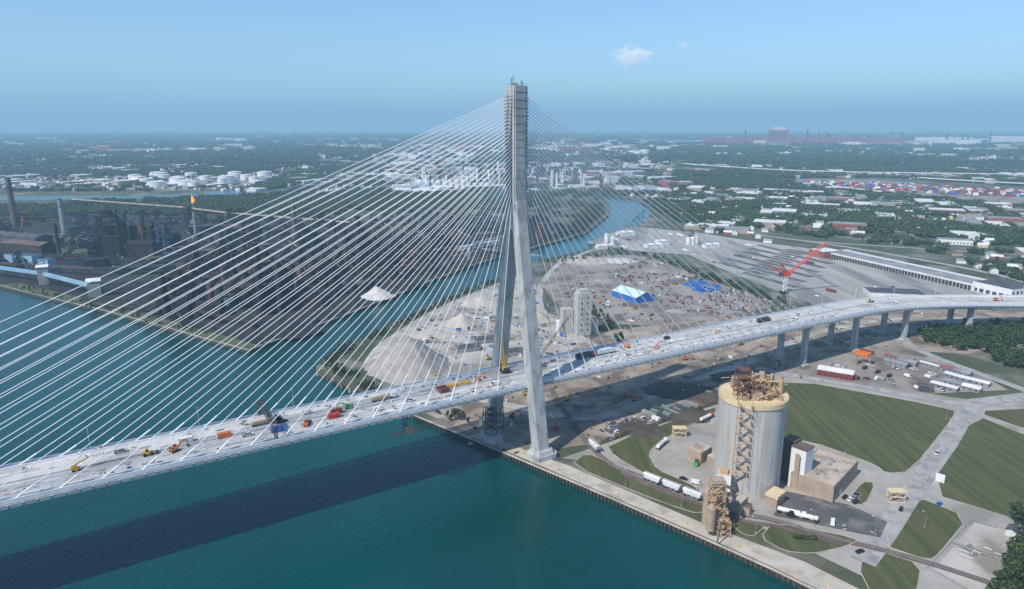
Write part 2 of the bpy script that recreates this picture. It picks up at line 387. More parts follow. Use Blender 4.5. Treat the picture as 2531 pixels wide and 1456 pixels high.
for i in range(27):
    for side in (-1,1):
        s=side*(24+i*15.6) if side<0 else 22+i*11.0
        zt=156+57.5*(i/26)**.85
        for sg in (-1,1):
            q,_=fr(s,sg*17.2,.2); p=T+A*(side*4.3)+Nn*(sg*1.9); p=Vector((p.x,p.y,zt))
            b.cyl(q,p,.155 if side>0 else .175,'cable_white',n=6,caps=False)
            d=(p-q).normalized(); ba.cyl(q-d*1.0,q+d*8.5,.40,'white_steel',n=8)
            ba.cyl(p-d*3,p,.3,'grey_steel',n=8)
b.obj('stay_cables',br); ba.obj('cable_anchor_pipes',br)
b=MB()
for s in (281,355,428,505,590,690,800):
    top=dz(s)-3
    for n in (-11.5,11.5):
        p,h=fr(s,n); b.box(p.x,p.y,0,3.4,4.4,top-2.2,'tower_concrete',rot=h); b.box(p.x,p.y,0,8,8,1.2,'silo_concrete',rot=h)
    p,h=fr(s,0); b.box(p.x,p.y,top-2.2,3.6,33,2.2,'tower_concrete',rot=h)
b.obj('piers',br)
b=MB()
for s in range(-470,1100,48):
    p,h=fr(s,-18.2,1.2); q,_=fr(s,-14.5,12)
    top=Vector((p.x,p.y,p.z+10.5)); b.beam(p,top,.17,'white_steel'); b.beam(top,Vector((top.x*.6+q.x*.4,top.y*.6+q.y*.4,q.z+.2)),.13,'white_steel')
b.obj('deck_light_poles',br)
b=MB()
p0,h=fr(-152,-17.5,8.5);p1,_=fr(-152,17.5,8.5); b.truss(p0,p1,2.2,16,.28,'dark_steel')
for n in (-17.5,17.5):
    q,_=fr(-152,n,0); b.truss(q,q+Vector((0,0,8)),1.2,6,.22,'dark_steel')
q,_=fr(-152,4,8.6); b.box(q.x,q.y,q.z-1.2,.4,6,3,'dark_steel',rot=h)
q,_=fr(-152,12,8.6); b.box(q.x,q.y,q.z-1.0,.4,4,2.4,'mill_blue',rot=h)
b.obj('overhead_sign_gantry')
b=MB()
p0,h=fr(-83,14,-9);p1,_=fr(-83,26,-9); b.truss(p0,p1,2,8,.2,'rust')
for n in (15,19): 
    q,_=fr(-83,n,-9);b.beam(q,q+Vector((0,0,7)),.3,'dark_steel')
p0,h=fr(-94,20,-10);p1,_=fr(-70,20,-10); b.truss(p0,p1,1.6,12,.18,'dark_steel')
b.obj('suspended_work_platform')
# ------------------------------------------------------------ vehicles
cache={}
def wheels(b,xs,w,r=.36):
    for x in xs:
        for y in (-1,1): b.cyl((x,y*(w/2-.25),r),(x,y*(w/2+.02),r),r,'rubber',n=10)
def car(col):
    k='car'+col
    if k not in cache:
        b=MB(); b.frus(0,0,.3,.95,(4.5,1.8),(4.3,1.7),col); b.frus(-.2,0,.95,1.45,(2.7,1.6),(1.7,1.35),'glass',top=col); b.box(-.2,0,1.45,1.6,1.3,.04,col)
        wheels(b,(-1.35,1.4),1.8); b.box(2.24,0,.55,.06,1.3,.2,'silver'); cache[k]=b.mesh('car')
    return cache[k]
def pickup(col):
    k='pk'+col
    if k not in cache:
        b=MB(); b.frus(0,0,.45,1.05,(5.6,1.95),(5.5,1.9),col); b.frus(.5,0,1.05,1.8,(2.5,1.8),(1.7,1.55),'glass',top=col); b.box(.5,0,1.8,1.65,1.5,.05,col)
        b.box(-1.75,0,1.05,1.9,1.5,.02,'rubber'); b.box(-1.75,-.9,1.05,1.95,.1,.25,col);b.box(-1.75,.9,1.05,1.95,.1,.25,col);b.box(-2.7,0,1.05,.1,1.9,.25,col)
        wheels(b,(-1.8,1.8),1.95,.42); cache[k]=b.mesh('pickup_truck')
    return cache[k]
def van(col):
    k='van'+col
    if k not in cache:
        b=MB(); b.frus(-.4,0,.4,2.3,(4.6,2.0),(4.5,1.8),col); b.frus(2.3,0,.4,1.2,(1.0,1.9),(.9,1.8),col); b.frus(2.0,0,1.2,2.2,(1.3,1.85),(.3,1.7),'glass',off=(-.4,0))
        wheels(b,(-1.7,1.9),2,.4); cache[k]=b.mesh('van')
    return cache[k]
def container(col,L=6.1):
    k='cont'+col+str(L)
    if k not in cache:
        b=MB(); b.box(0,0,.1,L,2.44,2.5,col)
        n=int(L/.6)
        for i in range(n):
            x=-L/2+.3+i*.6
            for y in (-1.25,1.25): b.box(x,y,.25,.25,.06,2.2,col)
        for x in (-L/2,L/2):
            for y in (-1.2,1.2): b.box(x,y,.0,.2,.2,2.7,'grey_steel')
        b.box(0,0,2.61,L*.96,.08,.03,col); cache[k]=b.mesh('shipping_container')
    return cache[k]
def tanker(colc='white_paint'):
    k='tk'+colc
    if k not in cache:
        b=MB(); b.frus(7.2,0,.8,3.1,(2.6,2.4),(2.2,2.3),colc); b.box(8.9,0,.7,1.2,2.1,1.2,colc); b.frus(8.15,0,1.95,2.9,(1,2.1),(.3,2),'glass',off=(-.3,0))
        b.box(1,0,.9,14,1,.25,'dark_steel')
        b.cyl((-5.5,0,2.25),(5.3,0,2.25),1.15,'white_paint',n=14); b.frus(-2.5,0,.8,1.6,(1,1),(3,1.6),'white_paint');b.frus(2.5,0,.8,1.6,(1,1),(3,1.6),'white_paint')
        for x in (-3,0,3): b.cyl((x,0,3.3),(x,0,3.6),.35,'grey_steel')
        wheels(b,(-5,-3.8,5.6,6.8,8.8),2.4,.5); cache[k]=b.mesh('tanker_truck')
    return cache[k]
def semi(col,tr):
    k='semi'+col+tr
    if k not in cache:
        b=MB(); b.frus(7.2,0,.8,3.3,(2.6,2.4),(2.2,2.3),col); b.box(8.9,0,.7,1.2,2.1,1.2,col); b.frus(8.15,0,1.95,3.0,(1,2.1),(.3,2),'glass',off=(-.3,0))
        b.box(-.2,0,1.1,12.6,2.5,2.8 if tr!='flat' else .4,'tan_wall' if tr=='flat' else tr)
        if tr=='flat':
            for x in (-4,-1,2): b.box(x,0,1.5,2.4,2.1,.9,'tan_steel')
        b.box(1,0,.8,14,1,.28,'dark_steel'); wheels(b,(-5,-3.8,5.6,6.8,8.8),2.4,.5); cache[k]=b.mesh('semi_truck')
    return cache[k]
def excav(col):
    k='ex'+col
    if k not in cache:
        b=MB()
        for y in (-1.2,1.2):
            b.box(0,y,.15,3.6,.6,.7,'rubber')
            for x in (-1.8,1.8): b.cyl((x,y-.3,.5),(x,y+.3,.5),.35,'rubber')
        b.box(-.4,0,1.0,3.2,2.5,1.1,col); b.box(.6,.75,2.1,1.4,.9,1.0,'glass'); b.box(.6,.75,3.1,1.5,1,.08,col); b.box(-1.6,0,2.1,.9,2.3,.4,'dark_steel')
        b.bar((1,-.2,1.8),(4,-.2,4.3),.4,.6,col); b.bar((4,-.2,4.3),(6.2,-.2,3.6),.4,.6,col); b.bar((6.2,-.2,3.7),(6.6,-.2,1.2),.35,.45,col); b.frus(6.4,-.2,.3,1.2,(.6,1.1),(1.2,1.2),'dark_steel')
        cache[k]=b.mesh('excavator')
    return cache[k]
def lift(col):
    k='lift'+col
    if k not in cache:
        b=MB(); b.box(0,0,.6,3.2,2.2,.8,col); wheels(b,(-1.2,1.2),2.4,.55); b.box(-.6,0,1.4,2.6,1.6,1,col)
        b.bar((-1.5,0,2.4),(5.5,0,5.2),.5,.6,col); b.bar((5.5,0,5.2),(10,0,8.8),.35,.4,'white_steel')
        b.box(10.6,0,8.2,1.3,2.2,.1,'grey_steel')
        for x,y in ((10,-1),(11.2,-1),(10,1),(11.2,1)): b.beam((x,y,8.2),(x,y,9.3),.07,col)
        b.bar((10,-1,9.3),(11.2,-1,9.3),.08,.08,col);b.bar((10,1,9.3),(11.2,1,9.3),.08,.08,col);b.bar((11.2,-1,9.3),(11.2,1,9.3),.08,.08,col)
        cache[k]=b.mesh('boom_lift')
    return cache[k]
def dloader(col):
    k='ld'+col
    if k not in cache:
        b=MB(); b.box(-1.2,0,.9,3,2.2,1.2,col); b.box(.3,0,1,1.4,1.8,.6,col); b.box(-.5,0,2.1,1.3,1.5,1.2,'glass'); b.box(-.5,0,3.3,1.5,1.7,.1,col)
        wheels(b,(-1.6,1.5),2.6,.8); b.bar((.6,-.5,1.6),(3.2,-.5,.8),.2,.35,col);b.bar((.6,.5,1.6),(3.2,.5,.8),.2,.35,col); b.frus(3.6,0,.2,1.2,(.6,2.8),(1.4,2.8),'dark_steel'); cache[k]=b.mesh('wheel_loader')
    return cache[k]
def onDeck(me,name,s,n,rot=0):
    p,h=fr(s,n,.04); place(me,name,p,h+rot)
onDeck(container('orange'),'shipping_container',-173,0); onDeck(pickup('white_paint'),'pickup_truck',-163,4)
onDeck(semi('black_paint','flat'),'flatbed_truck',-153,-6); onDeck(excav('orange'),'excavator',-196,4,.4); onDeck(dloader('yellow'),'wheel_loader',-207,2)
onDeck(lift('yellow'),'boom_lift',-236,2,.1); onDeck(container('red'),'shipping_container',-119,5); onDeck(container('dark_red'),'shipping_container',-116,0)
onDeck(excav('green'),'excavator',-108,-2,2.9); onDeck(semi('white_paint','flat'),'flatbed_truck',-88,-5); onDeck(pickup('white_paint'),'pickup_truck',-75,5)
onDeck(container('dark_red'),'shipping_container',-52,-1); onDeck(container('dark_red'),'shipping_container',-52,3)
onDeck(container('yellow'),'shipping_container',-44,-1);onDeck(container('yellow'),'shipping_container',-36,-1);onDeck(excav('orange'),'excavator',-26,-2,.5)
onDeck(semi('red','mill_grey'),'semi_truck',58,-5); onDeck(semi('white_paint','white_paint'),'semi_truck',76,-5); onDeck(lift('orange'),'boom_lift',100,-8,1.8); onDeck(lift('orange'),'boom_lift',117,4,.2)
onDeck(container('cream'),'shipping_container',186,-2);onDeck(semi('red','mill_grey'),'semi_truck',245,-5);onDeck(container('blue'),'shipping_container',-149,7)
onDeck(pickup('black_paint'),'pickup_truck',-144,-3);onDeck(pickup('silver'),'pickup_truck',-218,-8)
onDeck(container('white_paint'),'shipping_container',-190,-4);onDeck(container('teal_container'),'shipping_container',22,-4);onDeck(dloader('orange'),'wheel_loader',-134,7,1)
for s,n in ((-95,8),(-20,8),(35,-9),(140,-9),(205,-6),(275,4),(292,-6),(420,4),(-130,-8),(88,6)):
    col=R.choice(['white_paint','white_paint','black_paint','silver','white_paint']); f=R.choice([pickup,van]); onDeck(f(col),'van' if f is van else 'pickup_truck',s,n,R.choice([0,math.pi]))
onDeck(excav('orange'),'excavator',540,2);onDeck(dloader('yellow'),'wheel_loader',400,-7)
b=MB()
for i in range(420):
    s=R.uniform(-300,560)
    if s>120 and R.random()<.65: continue
    n=R.choice([R.uniform(-14.5,-9),R.uniform(-14,14),R.uniform(9,14.5)]); p,h=fr(s,n,.04)
    k=R.choice(['white_paint','grey_steel','dark_steel','roof_grey','white_paint','roof_grey','gravel_pile','roof_brown','white_steel','tan_wall','gravel_pile','dark_steel','roof_grey','tan_wall'])
    if R.random()<.05: k=R.choice(['orange','yellow','blue'])
    b.box(p.x,p.y,p.z,R.uniform(.4,2.2),R.uniform(.3,1.0),R.uniform(.2,.7),k,rot=h+R.choice([0,0,R.uniform(-1,1)]))
b.obj('construction_materials')
def crane(name,p,h,col,boom,ang,tail='dark_steel',base=1.2,w=1.6,t=.2):
    b=MB()
    for y in (-2.2,2.2): b.box(0,y,.1,7,1,1.2,'rubber')
    b.box(-.5,0,1.3,7,3.2,2.4,col); b.box(2.4,1.2,1.4,1.8,1.4,2.6,'glass'); b.box(-4.2,0,1.4,1.6,3.6,2.4,tail)
    e=Vector((2.5+boom*math.cos(ang),0,2.5+boom*math.sin(ang))); b.truss((2.5,0,2.5),e,w,max(6,int(boom/2.2)),t,col)
    m=Vector((-5,0,12)); b.truss((0,0,3.5),m,1.2,5,.18,col); b.beam(m,e,.08,'dark_steel'); b.beam(m,(-4.5,0,3),.1,'dark_steel'); b.beam(e,(e.x,0,3),.06,'dark_steel')
    b.box(e.x,0,2.2,.5,.5,1,'yellow')
    o=b.obj(name); o.location=p; o.rotation_euler=(0,0,h)
p,h=fr(-3,-9,.05); crane('crawler_crane',p,1.9,'yellow',36,1.42,w=1.2,t=.25)
crane('crawler_crane',(22,560,.2),.55,'rust',46,.8)
crane('crawler_crane',(27,520,.2),-2.6,'yellow',22,.7)
b=MB()
b.box(329,802,0,9,7,2.5,'rubber'); b.truss((329,802,2),(329,802,22),3.2,7,.4,'white_paint'); b.box(330,802,22,9,4.5,3.5,'red'); b.box(323,802,22,3,4,3.5,'dark_steel')
b.truss((332,802,25),(374,802,62),2.6,18,.45,'red'); b.truss((328,802,25),(312,802,31),2.2,5,.5,'red'); b.truss((330,802,25),(322,802,37),1.6,4,.4,'red')
for q in ((322,802,37),): b.beam(q,(374,802,62),.2,'red'); b.beam(q,(312,802,31),.2,'red')
b.beam((374,802,62),(374,802,20),.12,'dark_steel'); b.obj('tower_crane')
# ------------------------------------------------------------ silo plant
cx,cy,r=132.2,350,17.8
si=empty('cement_silo')
b=MB(); b.cyl((cx,cy,0),(cx,cy,53),r,'silo_concrete',n=96)
o=b.obj('silo_body',si)
b=MB()
for i in range(12):
    t=i*math.pi/6; x,y=cx+math.cos(t)*(r+.01),cy+math.sin(t)*(r+.01); b.box(x,y,0,.12,.16,52,'silo_concrete',rot=t)
for z in (14,27,40): b.cyl((cx,cy,z),(cx,cy,z+.08),r+.04,'gravel_light',n=96,caps=False)
b.cyl((cx,cy,52.2),(cx,cy,54.8),r+.55,'cream',n=72); b.cyl((cx,cy,54.81),(cx,cy,55.1),r-.4,'cream',n=72)
for i in range(72):
    t=i*math.pi/36; t2=(i+1)*math.pi/36; q=lambda a,z:(cx+math.cos(a)*(r+.4),cy+math.sin(a)*(r+.4),z)
    b.beam(q(t,54.8),q(t,56),.07,'tan_steel'); b.beam(q(t,56),q(t2,56),.07,'tan_steel')
b.obj('silo_rim',si)
b=MB()
def frame(b,x,y,z,sx,sy,h,lv,k,t=.35):
    for i in range(lv+1):
        zz=z+h*i/lv
        for dx,dy,ex,ey in ((-1,-1,1,-1),(1,-1,1,1),(1,1,-1,1),(-1,1,-1,-1)):
            b.beam((x+dx*sx/2,y+dy*sy/2,zz),(x+ex*sx/2,y+ey*sy/2,zz),t,k)
            if i<lv:
                b.beam((x+dx*sx/2,y+dy*sy/2,zz),(x+dx*sx/2,y+dy*sy/2,zz+h/lv),t,k)
                b.beam((x+dx*sx/2,y+dy*sy/2,zz),(x+ex*sx/2,y+ey*sy/2,zz+h/lv),t*.7,k)
        if i and i<lv+1: b.box(x,y,zz-.06,sx*.7,sy*.7,.1,k)
frame(b,124,343,55,8,7,12,4,'rust',.28); frame(b,134,348,55,9,9,9,3,'tan_steel',.28); frame(b,127,352,55,7,7,13,3,'rust',.28); frame(b,141,343,55,5,6,5,2,'tan_steel',.25)
b.cyl((136,350,63),(136,350,67),2.2,'tan_wall',r1=1.6,n=14); b.cyl((146,348,55),(146,348,63),1.3,'tan_steel'); b.cyl((142.5,352,55),(142.5,352,65),1.1,'tan_steel');b.cyl((148,352,55),(148,352,64),1.0,'tan_wall')
b.box(131,340,55,4,3.5,4,'tan_wall');b.box(138,357,55,5,5,6,'tan_steel');b.box(124,356,55,4,4,7,'tan_wall')
for p0,p1 in (((124,343,66),(136,350,66)),((136,350,62),(146,348,62)),((127,352,66),(142,352,64)),((120,345,60),(131,338,56)),((131,338,57),(141,341,59))): b.cyl(p0,p1,.55,'tan_steel',n=8)
for i in range(46):
    x=cx+R.uniform(-12,12);y=cy+R.uniform(-12,10); h=R.uniform(1,4); b.box(x,y,55,R.uniform(.6,2.0),R.uniform(.6,1.8),h,R.choice(['tan_steel','rust','tan_wall','cream','tan_steel','roof_brown']))
for i in range(20):
    x=cx+R.uniform(-12,12);y=cy+R.uniform(-12,10); b.cyl((x,y,R.uniform(57,66)),(x+R.uniform(-7,7),y+R.uniform(-7,7),R.uniform(57,66)),.25,R.choice(['tan_steel','rust']),n=6)
b.beam((127,340,67),(127,340,71),.2,'white_paint');b.beam((133,344,64),(133,344,70),.2,'tan_steel')
b.obj('silo_top_machinery',si)
b=MB(); sx,sy=121.3,331.6
for i in range(10):
    z0=14+i*4.2; z1=z0+4.2
    d=Vector((math.cos(-.35),math.sin(-.35)))*2.8; s1=-1 if i%2 else 1
    b.bar((sx-d.x*s1,sy-d.y*s1,z0),(sx+d.x*s1,sy+d.y*s1,z1),1.0,.3,'tan_steel')
    b.bar((sx-d.x*s1,sy-d.y*s1,z0+1.2),(sx+d.x*s1,sy+d.y*s1,z1+1.2),.12,.12,'cream')
    for s2 in (-1,1): b.box(sx+d.x*s2*1.1,sy+d.y*s2*1.1,z1-.1,1.2,2.2,.16,'tan_steel',rot=-.35)
for dx,dy in ((-3.4,0),(3.4,-2.4),(-2.6,2),(4.0,-.6)): b.beam((sx+dx,sy+dy,10),(sx+dx,sy+dy,58),.24,'tan_steel')
b.obj('stair_tower',si)
b=MB()
b.box(113.5,331.5,0,7.5,7,17,'white_paint',rot=-.35,top='tan_roof'); b.box(113.5,331.5,17,4,4,2,'tan_steel',rot=-.35); b.box(117,324,0,12,9,7.5,'tan_wall',rot=-.72,top='tan_roof')
b.box(122,319.5,0,6,4,4.5,'tan_wall',rot=-.72,top='roof_brown'); b.box(108,321,0,7,6,9,'tan_wall',rot=-.72,top='tan_roof')
b.box(117,324,7.5,3,2,1.2,'grey_steel',rot=-.72); b.bar((119,330,8),(104,306,24),1.6,1.6,'tan_steel')
b.box(118.2,320.4,0,2.4,.3,3.2,'glass',rot=-.72)
b.obj('cement_loading_building')
b=MB()
frame(b,101,303,0,7,6,28,6,'tan_steel',.3); frame(b,106,309,0,5,5,18,4,'rust',.25); frame(b,104,299,0,6,5,9,3,'tan_steel',.25)
b.cyl((98.6,308.5,2),(98.6,308.5,19),2.4,'tan_wall',n=16); b.cyl((98.6,308.5,19),(98.6,308.5,21.5),2.4,'tan_wall',r1=.8,n=16)
b.cyl((97.5,298.5,4),(97.5,298.5,16),2.2,'tan_wall',n=16); b.cyl((97.5,298.5,16),(97.5,298.5,18),2.2,'tan_wall',r1=.8,n=16)
b.cyl((101,303,20),(101,303,26),2,'tan_steel',n=12); b.cyl((101,303,16),(101,303,20),.6,'tan_steel',r1=2,n=12)
b.box(101,303,26,6,5,3.2,'tan_wall'); b.box(103,306,0,11,10,1.4,'tan_roof'); b.cyl((101,303,29),(107,309,19),.6,'tan_steel'); b.cyl((104,298,9),(101,293,12),.5,'tan_steel'); b.cyl((101,293,12),(99,291,2),.35,'dark_steel')
for i in range(22):
    b.box(102+R.uniform(-5,5),304+R.uniform(-5,5),R.uniform(2,22),R.uniform(.5,1.6),R.uniform(.5,1.6),R.uniform(.8,2.2),R.choice(['tan_steel','rust','tan_wall','roof_brown']))
b.obj('ship_unloader_tower')
b=MB(); h=math.atan2(.73,.68)
def local(o,e1,e2,x,y): return (o[0]+e2[0]*x+e1[0]*y,o[1]+e2[1]*x+e1[1]*y)
e2=(.68,.73);e1=(-.73,.68);O=(172,329)
c=local(O,e1,e2,20,11.5); b.box(c[0],c[1],0,40,23,9.5,'tan_wall',rot=h,top='tan_roof')
for x,y,sx,sy in ((20,.3,40.4,.6),(20,22.7,40.4,.6),(.3,11.5,.6,22.2),(39.7,11.5,.6,22.2)):
    c=local(O,e1,e2,x,y); b.box(c[0],c[1],9.5,sx,sy,.6,'tan_wall',rot=h)
c=local(O,e1,e2,30,33); b.box(c[0],c[1],0,26,19.9,8.5,'tan_wall',rot=h,top='tan_roof')
for i in range(6):
    c=local(O,e1,e2,4+i*6,-.06); b.box(c[0],c[1],4.6,3,.15,1.6,'glass',rot=h)
c=local(O,e1,e2,12,-.06); b.box(c[0],c[1],0,3.6,.2,3.6,'white_paint',rot=h)
for i in range(9):
    c=local(O,e1,e2,R.uniform(3,36),R.uniform(3,20)); b.box(c[0],c[1],9.5,1.6,1.4,1.1,'grey_steel',rot=h)
for i in range(13):
    c=local(O,e1,e2,.0-.08,1.5+i*1.65); b.box(c[0],c[1],0,.2,.3,9.2,'tan_roof',rot=h)
b.obj('warehouse_building')
b=MB(); b.box(161.5,347.5,0,9,8.5,24,'white_paint',rot=h-.1,top='roof_brown'); b.box(158.5,354.5,0,8,7,26,'roof_brown',rot=h-.1); b.box(161.5,347.5,24,9.4,8.9,.5,'roof_brown',rot=h-.1); b.box(157.0,342.8,2,.2,2.5,20,'tan_wall',rot=h-.1); b.obj('bucket_elevator_house')
b=MB(); b.frus(141,328.6,0,5.5,(9,6),(9,6),'tan_wall',rot=.75); b.frus(141,328.6,5.5,7.3,(10,7),(10,7),'cream',rot=.75); b.box(138.4,325.6,0,2,.3,3,'glass',rot=-.8); b.obj('control_building')
b=MB(); b.box(114,379,0,12,9,8,'tan_wall',rot=.75,top='tan_roof'); b.box(122,372,0,8,8,6,'tan_wall',rot=.75,top='tan_roof'); b.obj('plant_annex')
b=MB(); b.box(0,0,.4,5,2.2,2.2,'green'); b.frus(3.2,0,.4,2.2,(1.2,2.2),(.6,2.2),'green'); b.frus(0,0,2.6,2.9,(4.6,2),(4,1.4),'dark_steel'); wheels(b,(-1.5,1.5),2.2,.4); o=b.obj('waste_compactor'); o.location=(110,371,.4); o.rotation_euler=(0,0,1.2)
place(tanker(),'tanker_truck',(94,395,.45),.95); place(tanker('red'),'tanker_truck',(133,435,.45),.72)
place(tanker(),'tanker_truck',(144,317.5,.5),-.46); place(tanker('black_paint'),'tanker_truck',(151,312.5,.5),-.46+math.pi)
for x,y,a,f,c in ((163,309,1.1,van,'white_paint'),(167,305,1.2,car,'silver'),(165,285,.4,car,'black_paint'),(181,334,.75,car,'black_paint'),(183,331.5,.75,car,'white_paint'),(184.5,329,.75,car,'black_paint'),(186,333.5,.75,car,'silver'),(188,336,.75,car,'black_paint'),(98,354,-.4,car,'black_paint'),(104,349,-.4,van,'white_paint'),(205,322,.9,car,'black_paint'),(228,327,.6,car,'blue'),(262,385,.8,pickup,'white_paint')):
    place(f(c),'parked_car' if f is car else ('van' if f is van else 'pickup_truck'),(x,y,.5),a)
rail=catmull([(30,494),(38,448),(46,410),(57,376),(75,355),(102,329),(120,318),(133,313),(158,297),(193,277),(240,240)],8)
ribbon('railway_ballast',rail,4.2,.46,'roof_brown')
b=MB()
for off in (-.75,.75):
    for p,q in zip(rail,rail[1:]):
        d=(Vector(q)-Vector(p)).normalized(); n=Vector((-d.y,d.x))*off; b.bar((p[0]+n.x,p[1]+n.y,.62),(q[0]+n.x,q[1]+n.y,.62),.14,.2,'grey_steel')
b.obj('railway_track')
rail2=catmull([(64,362),(80,344.5),(104,324),(118,312),(135,306),(160,291)],8); ribbon('railway_ballast',rail2,3.6,.5,'roof_brown')
def hopper():
    if 'hop' not in cache:
        b=MB(); b.box(0,0,1.1,11.6,1,.3,'dark_steel'); b.frus(0,0,1.9,4.4,(9.2,3),(10.8,3.1),'white_paint'); b.frus(-3,0,.6,1.9,(.8,1.2),(3,2.8),'white_paint');b.frus(0,0,.6,1.9,(.8,1.2),(3,2.8),'white_paint');b.frus(3,0,.6,1.9,(.8,1.2),(3,2.8),'white_paint')
        b.frus(0,0,4.4,4.8,(10.8,3.1),(10.4,1.6),'roof_white'); b.box(0,0,4.8,10,.7,.12,'grey_steel')
        for i in range(9):
            for y in (-1.56,1.56): b.box(-4.4+i*1.1,y,1.9,.12,.1,2.4,'grey_steel')
        for x in (-5.5,5.5): b.beam((x,-1.3,1.2),(x,-1.3,4.4),.1,'grey_steel'); b.beam((x,1.3,1.2),(x,1.3,4.4),.1,'grey_steel')
        wheels(b,(-4.8,-3.6,3.6,4.8),1.8,.45); cache['hop']=b.mesh('hopper_railcar')
    return cache['hop']
for x,y,a in ((79.5,350.3,-.76),(88.6,342.1,-.73),(98,333.6,-.73),(51.5,391,-1.2)): place(hopper(),'hopper_railcar',(x,y,.7),a)
for x,y in ((109,410),(207,331)):
    b=MB(); frame(b,0,0,0,8,4,6,2,'cream',.25); b.box(0,0,6,9,5,.3,'cream'); b.obj('truck_loading_rack').location=(x,y,.4)
b=MB(); b.box(0,0,0,.3,4.5,5,'white_paint'); b.beam((0,-1.5,0),(0,-1.5,1),.2,'grey_steel'); o=b.obj('billboard'); o.location=(243,351,.4); o.rotation_euler=(0,0,.8)
def lamp():
    if 'lamp' not in cache:
        b=MB(); b.cyl((0,0,0),(0,0,9),.14,'grey_steel',r1=.08,n=6); b.beam((0,0,9),(1.8,0,9.3),.1,'grey_steel'); b.box(2,0,9.2,.9,.35,.15,'white_paint'); b.box(0,0,0,.5,.5,.5,'silo_concrete'); cache['lamp']=b.mesh('street_lamp')
    return cache['lamp']
for x,y in ((96,380),(83,371),(103,343),(197,367),(228,343),(262,385),(290,415),(152,306),(180,300),(121,301),(64,348),(90,325),(243,366),(300,437),(208,306),(172,286),(345,470),(255,515),(150,455),(62,385)): place(lamp(),'street_lamp',(x,y,.4),R.uniform(0,6))
b=MB()
for i in range(16):
    t=i/15; P0=Vector((-5,392)); P1=Vector((148,250)); q=P0.lerp(P1,t); b.cyl((q.x+2,q.y+2,.3),(q.x+2,q.y+2,1.0),.45,'yellow',n=8)
b.obj('mooring_bollards')
def fence(name,pts,h=2.2,k='grey_steel',sp=5):
    b=MB()
    for p,q in zip(pts,pts[1:]):
        P0=Vector(p);P1=Vector(q);n=max(1,int((P1-P0).length/sp))
        for i in range(n+1):
            c=P0.lerp(P1,i/n); b.beam((c.x,c.y,.2),(c.x,c.y,h),.1,k)
        for z in (h,h*.55,.5): b.beam((p[0],p[1],z),(q[0],q[1],z),.05,k)
    b.obj(name)
fence('chain_link_fence',[(236,312),(256,297),(204,249),(190,273),(236,312)])
fence('chain_link_fence',[(147,464),(221,531),(276,500),(309,477),(336,468)])
fence('chain_link_fence',[(336,466),(367,458),(460,474)]); fence('chain_link_fence',[(404,575),(415,521),(425,494),(470,498)])
b=MB()
for i in range(26):
    x=R.uniform(214,238);y=R.uniform(277,290)
    a=R.choice([0,1.57])+.75; l=R.uniform(2,6); b.cyl((x,y,1.2),(x+math.cos(a)*l,y+math.sin(a)*l,1.2),.18,'roof_grey' if i%2 else 'white_paint',n=8); b.cyl((x,y,.4),(x,y,1.3),.2,'roof_grey',n=8)
    if i%5==0: b.box(x+2,y,.4,1.4,1.2,1.6,'roof_grey')
b.obj('gas_pipework')
b=MB(); b.gable(248,300,.4,7,4.5,3,1,'roof_white','mill_grey',rot=.7); b.obj('equipment_shed')
for i,(x,y) in enumerate([(99,435),(103.5,438.5),(108,442),(112.5,445.5),(117,449),(121.5,452.5),(126,456),(130,459.5),(148,482),(152,486),(156,489),(96,443),(100.5,446.5),(105,450),(109.5,453.5)]):
    place(container(['teal_container','mill_grey','teal_container','roof_grey'][i%4] if i else 'white_paint',12.2 if i%2 else 6.1),'shipping_container',(x,y,.35),-.9+R.uniform(-.03,.03))
b=MB()
for i in range(170):
    x=R.uniform(62,100);y=R.uniform(405,440)
    if (y-400)<(x-62)*.8+2: continue
    b.box(x,y,.3,R.uniform(1,4),R.uniform(.6,1.6),R.uniform(.3,1.2),R.choice(['grey_steel','rust','blue','roof_white','tan_wall','mill_grey','roof_grey']),rot=.7+R.uniform(-.2,.2))
b.obj('stacked_materials')
b=MB()
for i in range(900):
    t=R.random(); x=57+t*92+R.uniform(-1,1); y=401+t*63+R.uniform(-1,1)
    a=Vector((R.uniform(-1,1),R.uniform(-1,1),R.uniform(-.3,1))).normalized()*.9; c=Vector((R.uniform(-1,1),R.uniform(-1,1),R.uniform(-1,1))).normalized()*.9; z=R.uniform(.3,2)
    b.add([(x,y,z),(x+a.x,y+a.y,z+a.z),(x+c.x,y+c.y,z+c.z)],[(0,1,2)],R.choice(['leaf_light','leaf_dark']))
b.obj('hedge')
def trailer(name,x,y,L,W,h,rot,kr,kw='white_paint'):
    b=MB(); b.gable(0,0,0,L,W,h,W*.12,kw,kr)
    for i in range(int(L/4)): b.box(-L/2+2+i*4,-W/2-.03,1.1,1.2,.08,1.1,'glass')
    o=b.obj(name); o.location=(x,y,.35); o.rotation_euler=(0,0,rot)
trailer('site_office_tent',262,521,26,13,5,-.55,'roof_white','dark_red')
for i,(x,y,k) in enumerate([(325,546,'roof_grey'),(336,549,'roof_grey'),(330,560,'brick_far'),(350,541,'roof_white'),(358,533,'brick_far'),(366,523,'roof_grey'),(356,513,'roof_white'),(364,503,'roof_white'),(345,500,'roof_grey'),(333,493,'roof_white'),(352,490,'roof_white')]):
    trailer('site_office_trailer',x,y,R.choice([15,18,12]),R.choice([4,7,9]),3.2,-.9+R.uniform(-.1,.1),k,'roof_grey')
place(container('orange',12.2),'shipping_container',(308,572,.35),-.9);place(container('orange',12.2),'shipping_container',(312,575,.35),-.9);place(container('dark_red',12.2),'shipping_container',(316,578,.35),-.9)
trailer('equipment_shed',316,490,9,9,4,-.4,'roof_dark','mill_grey')
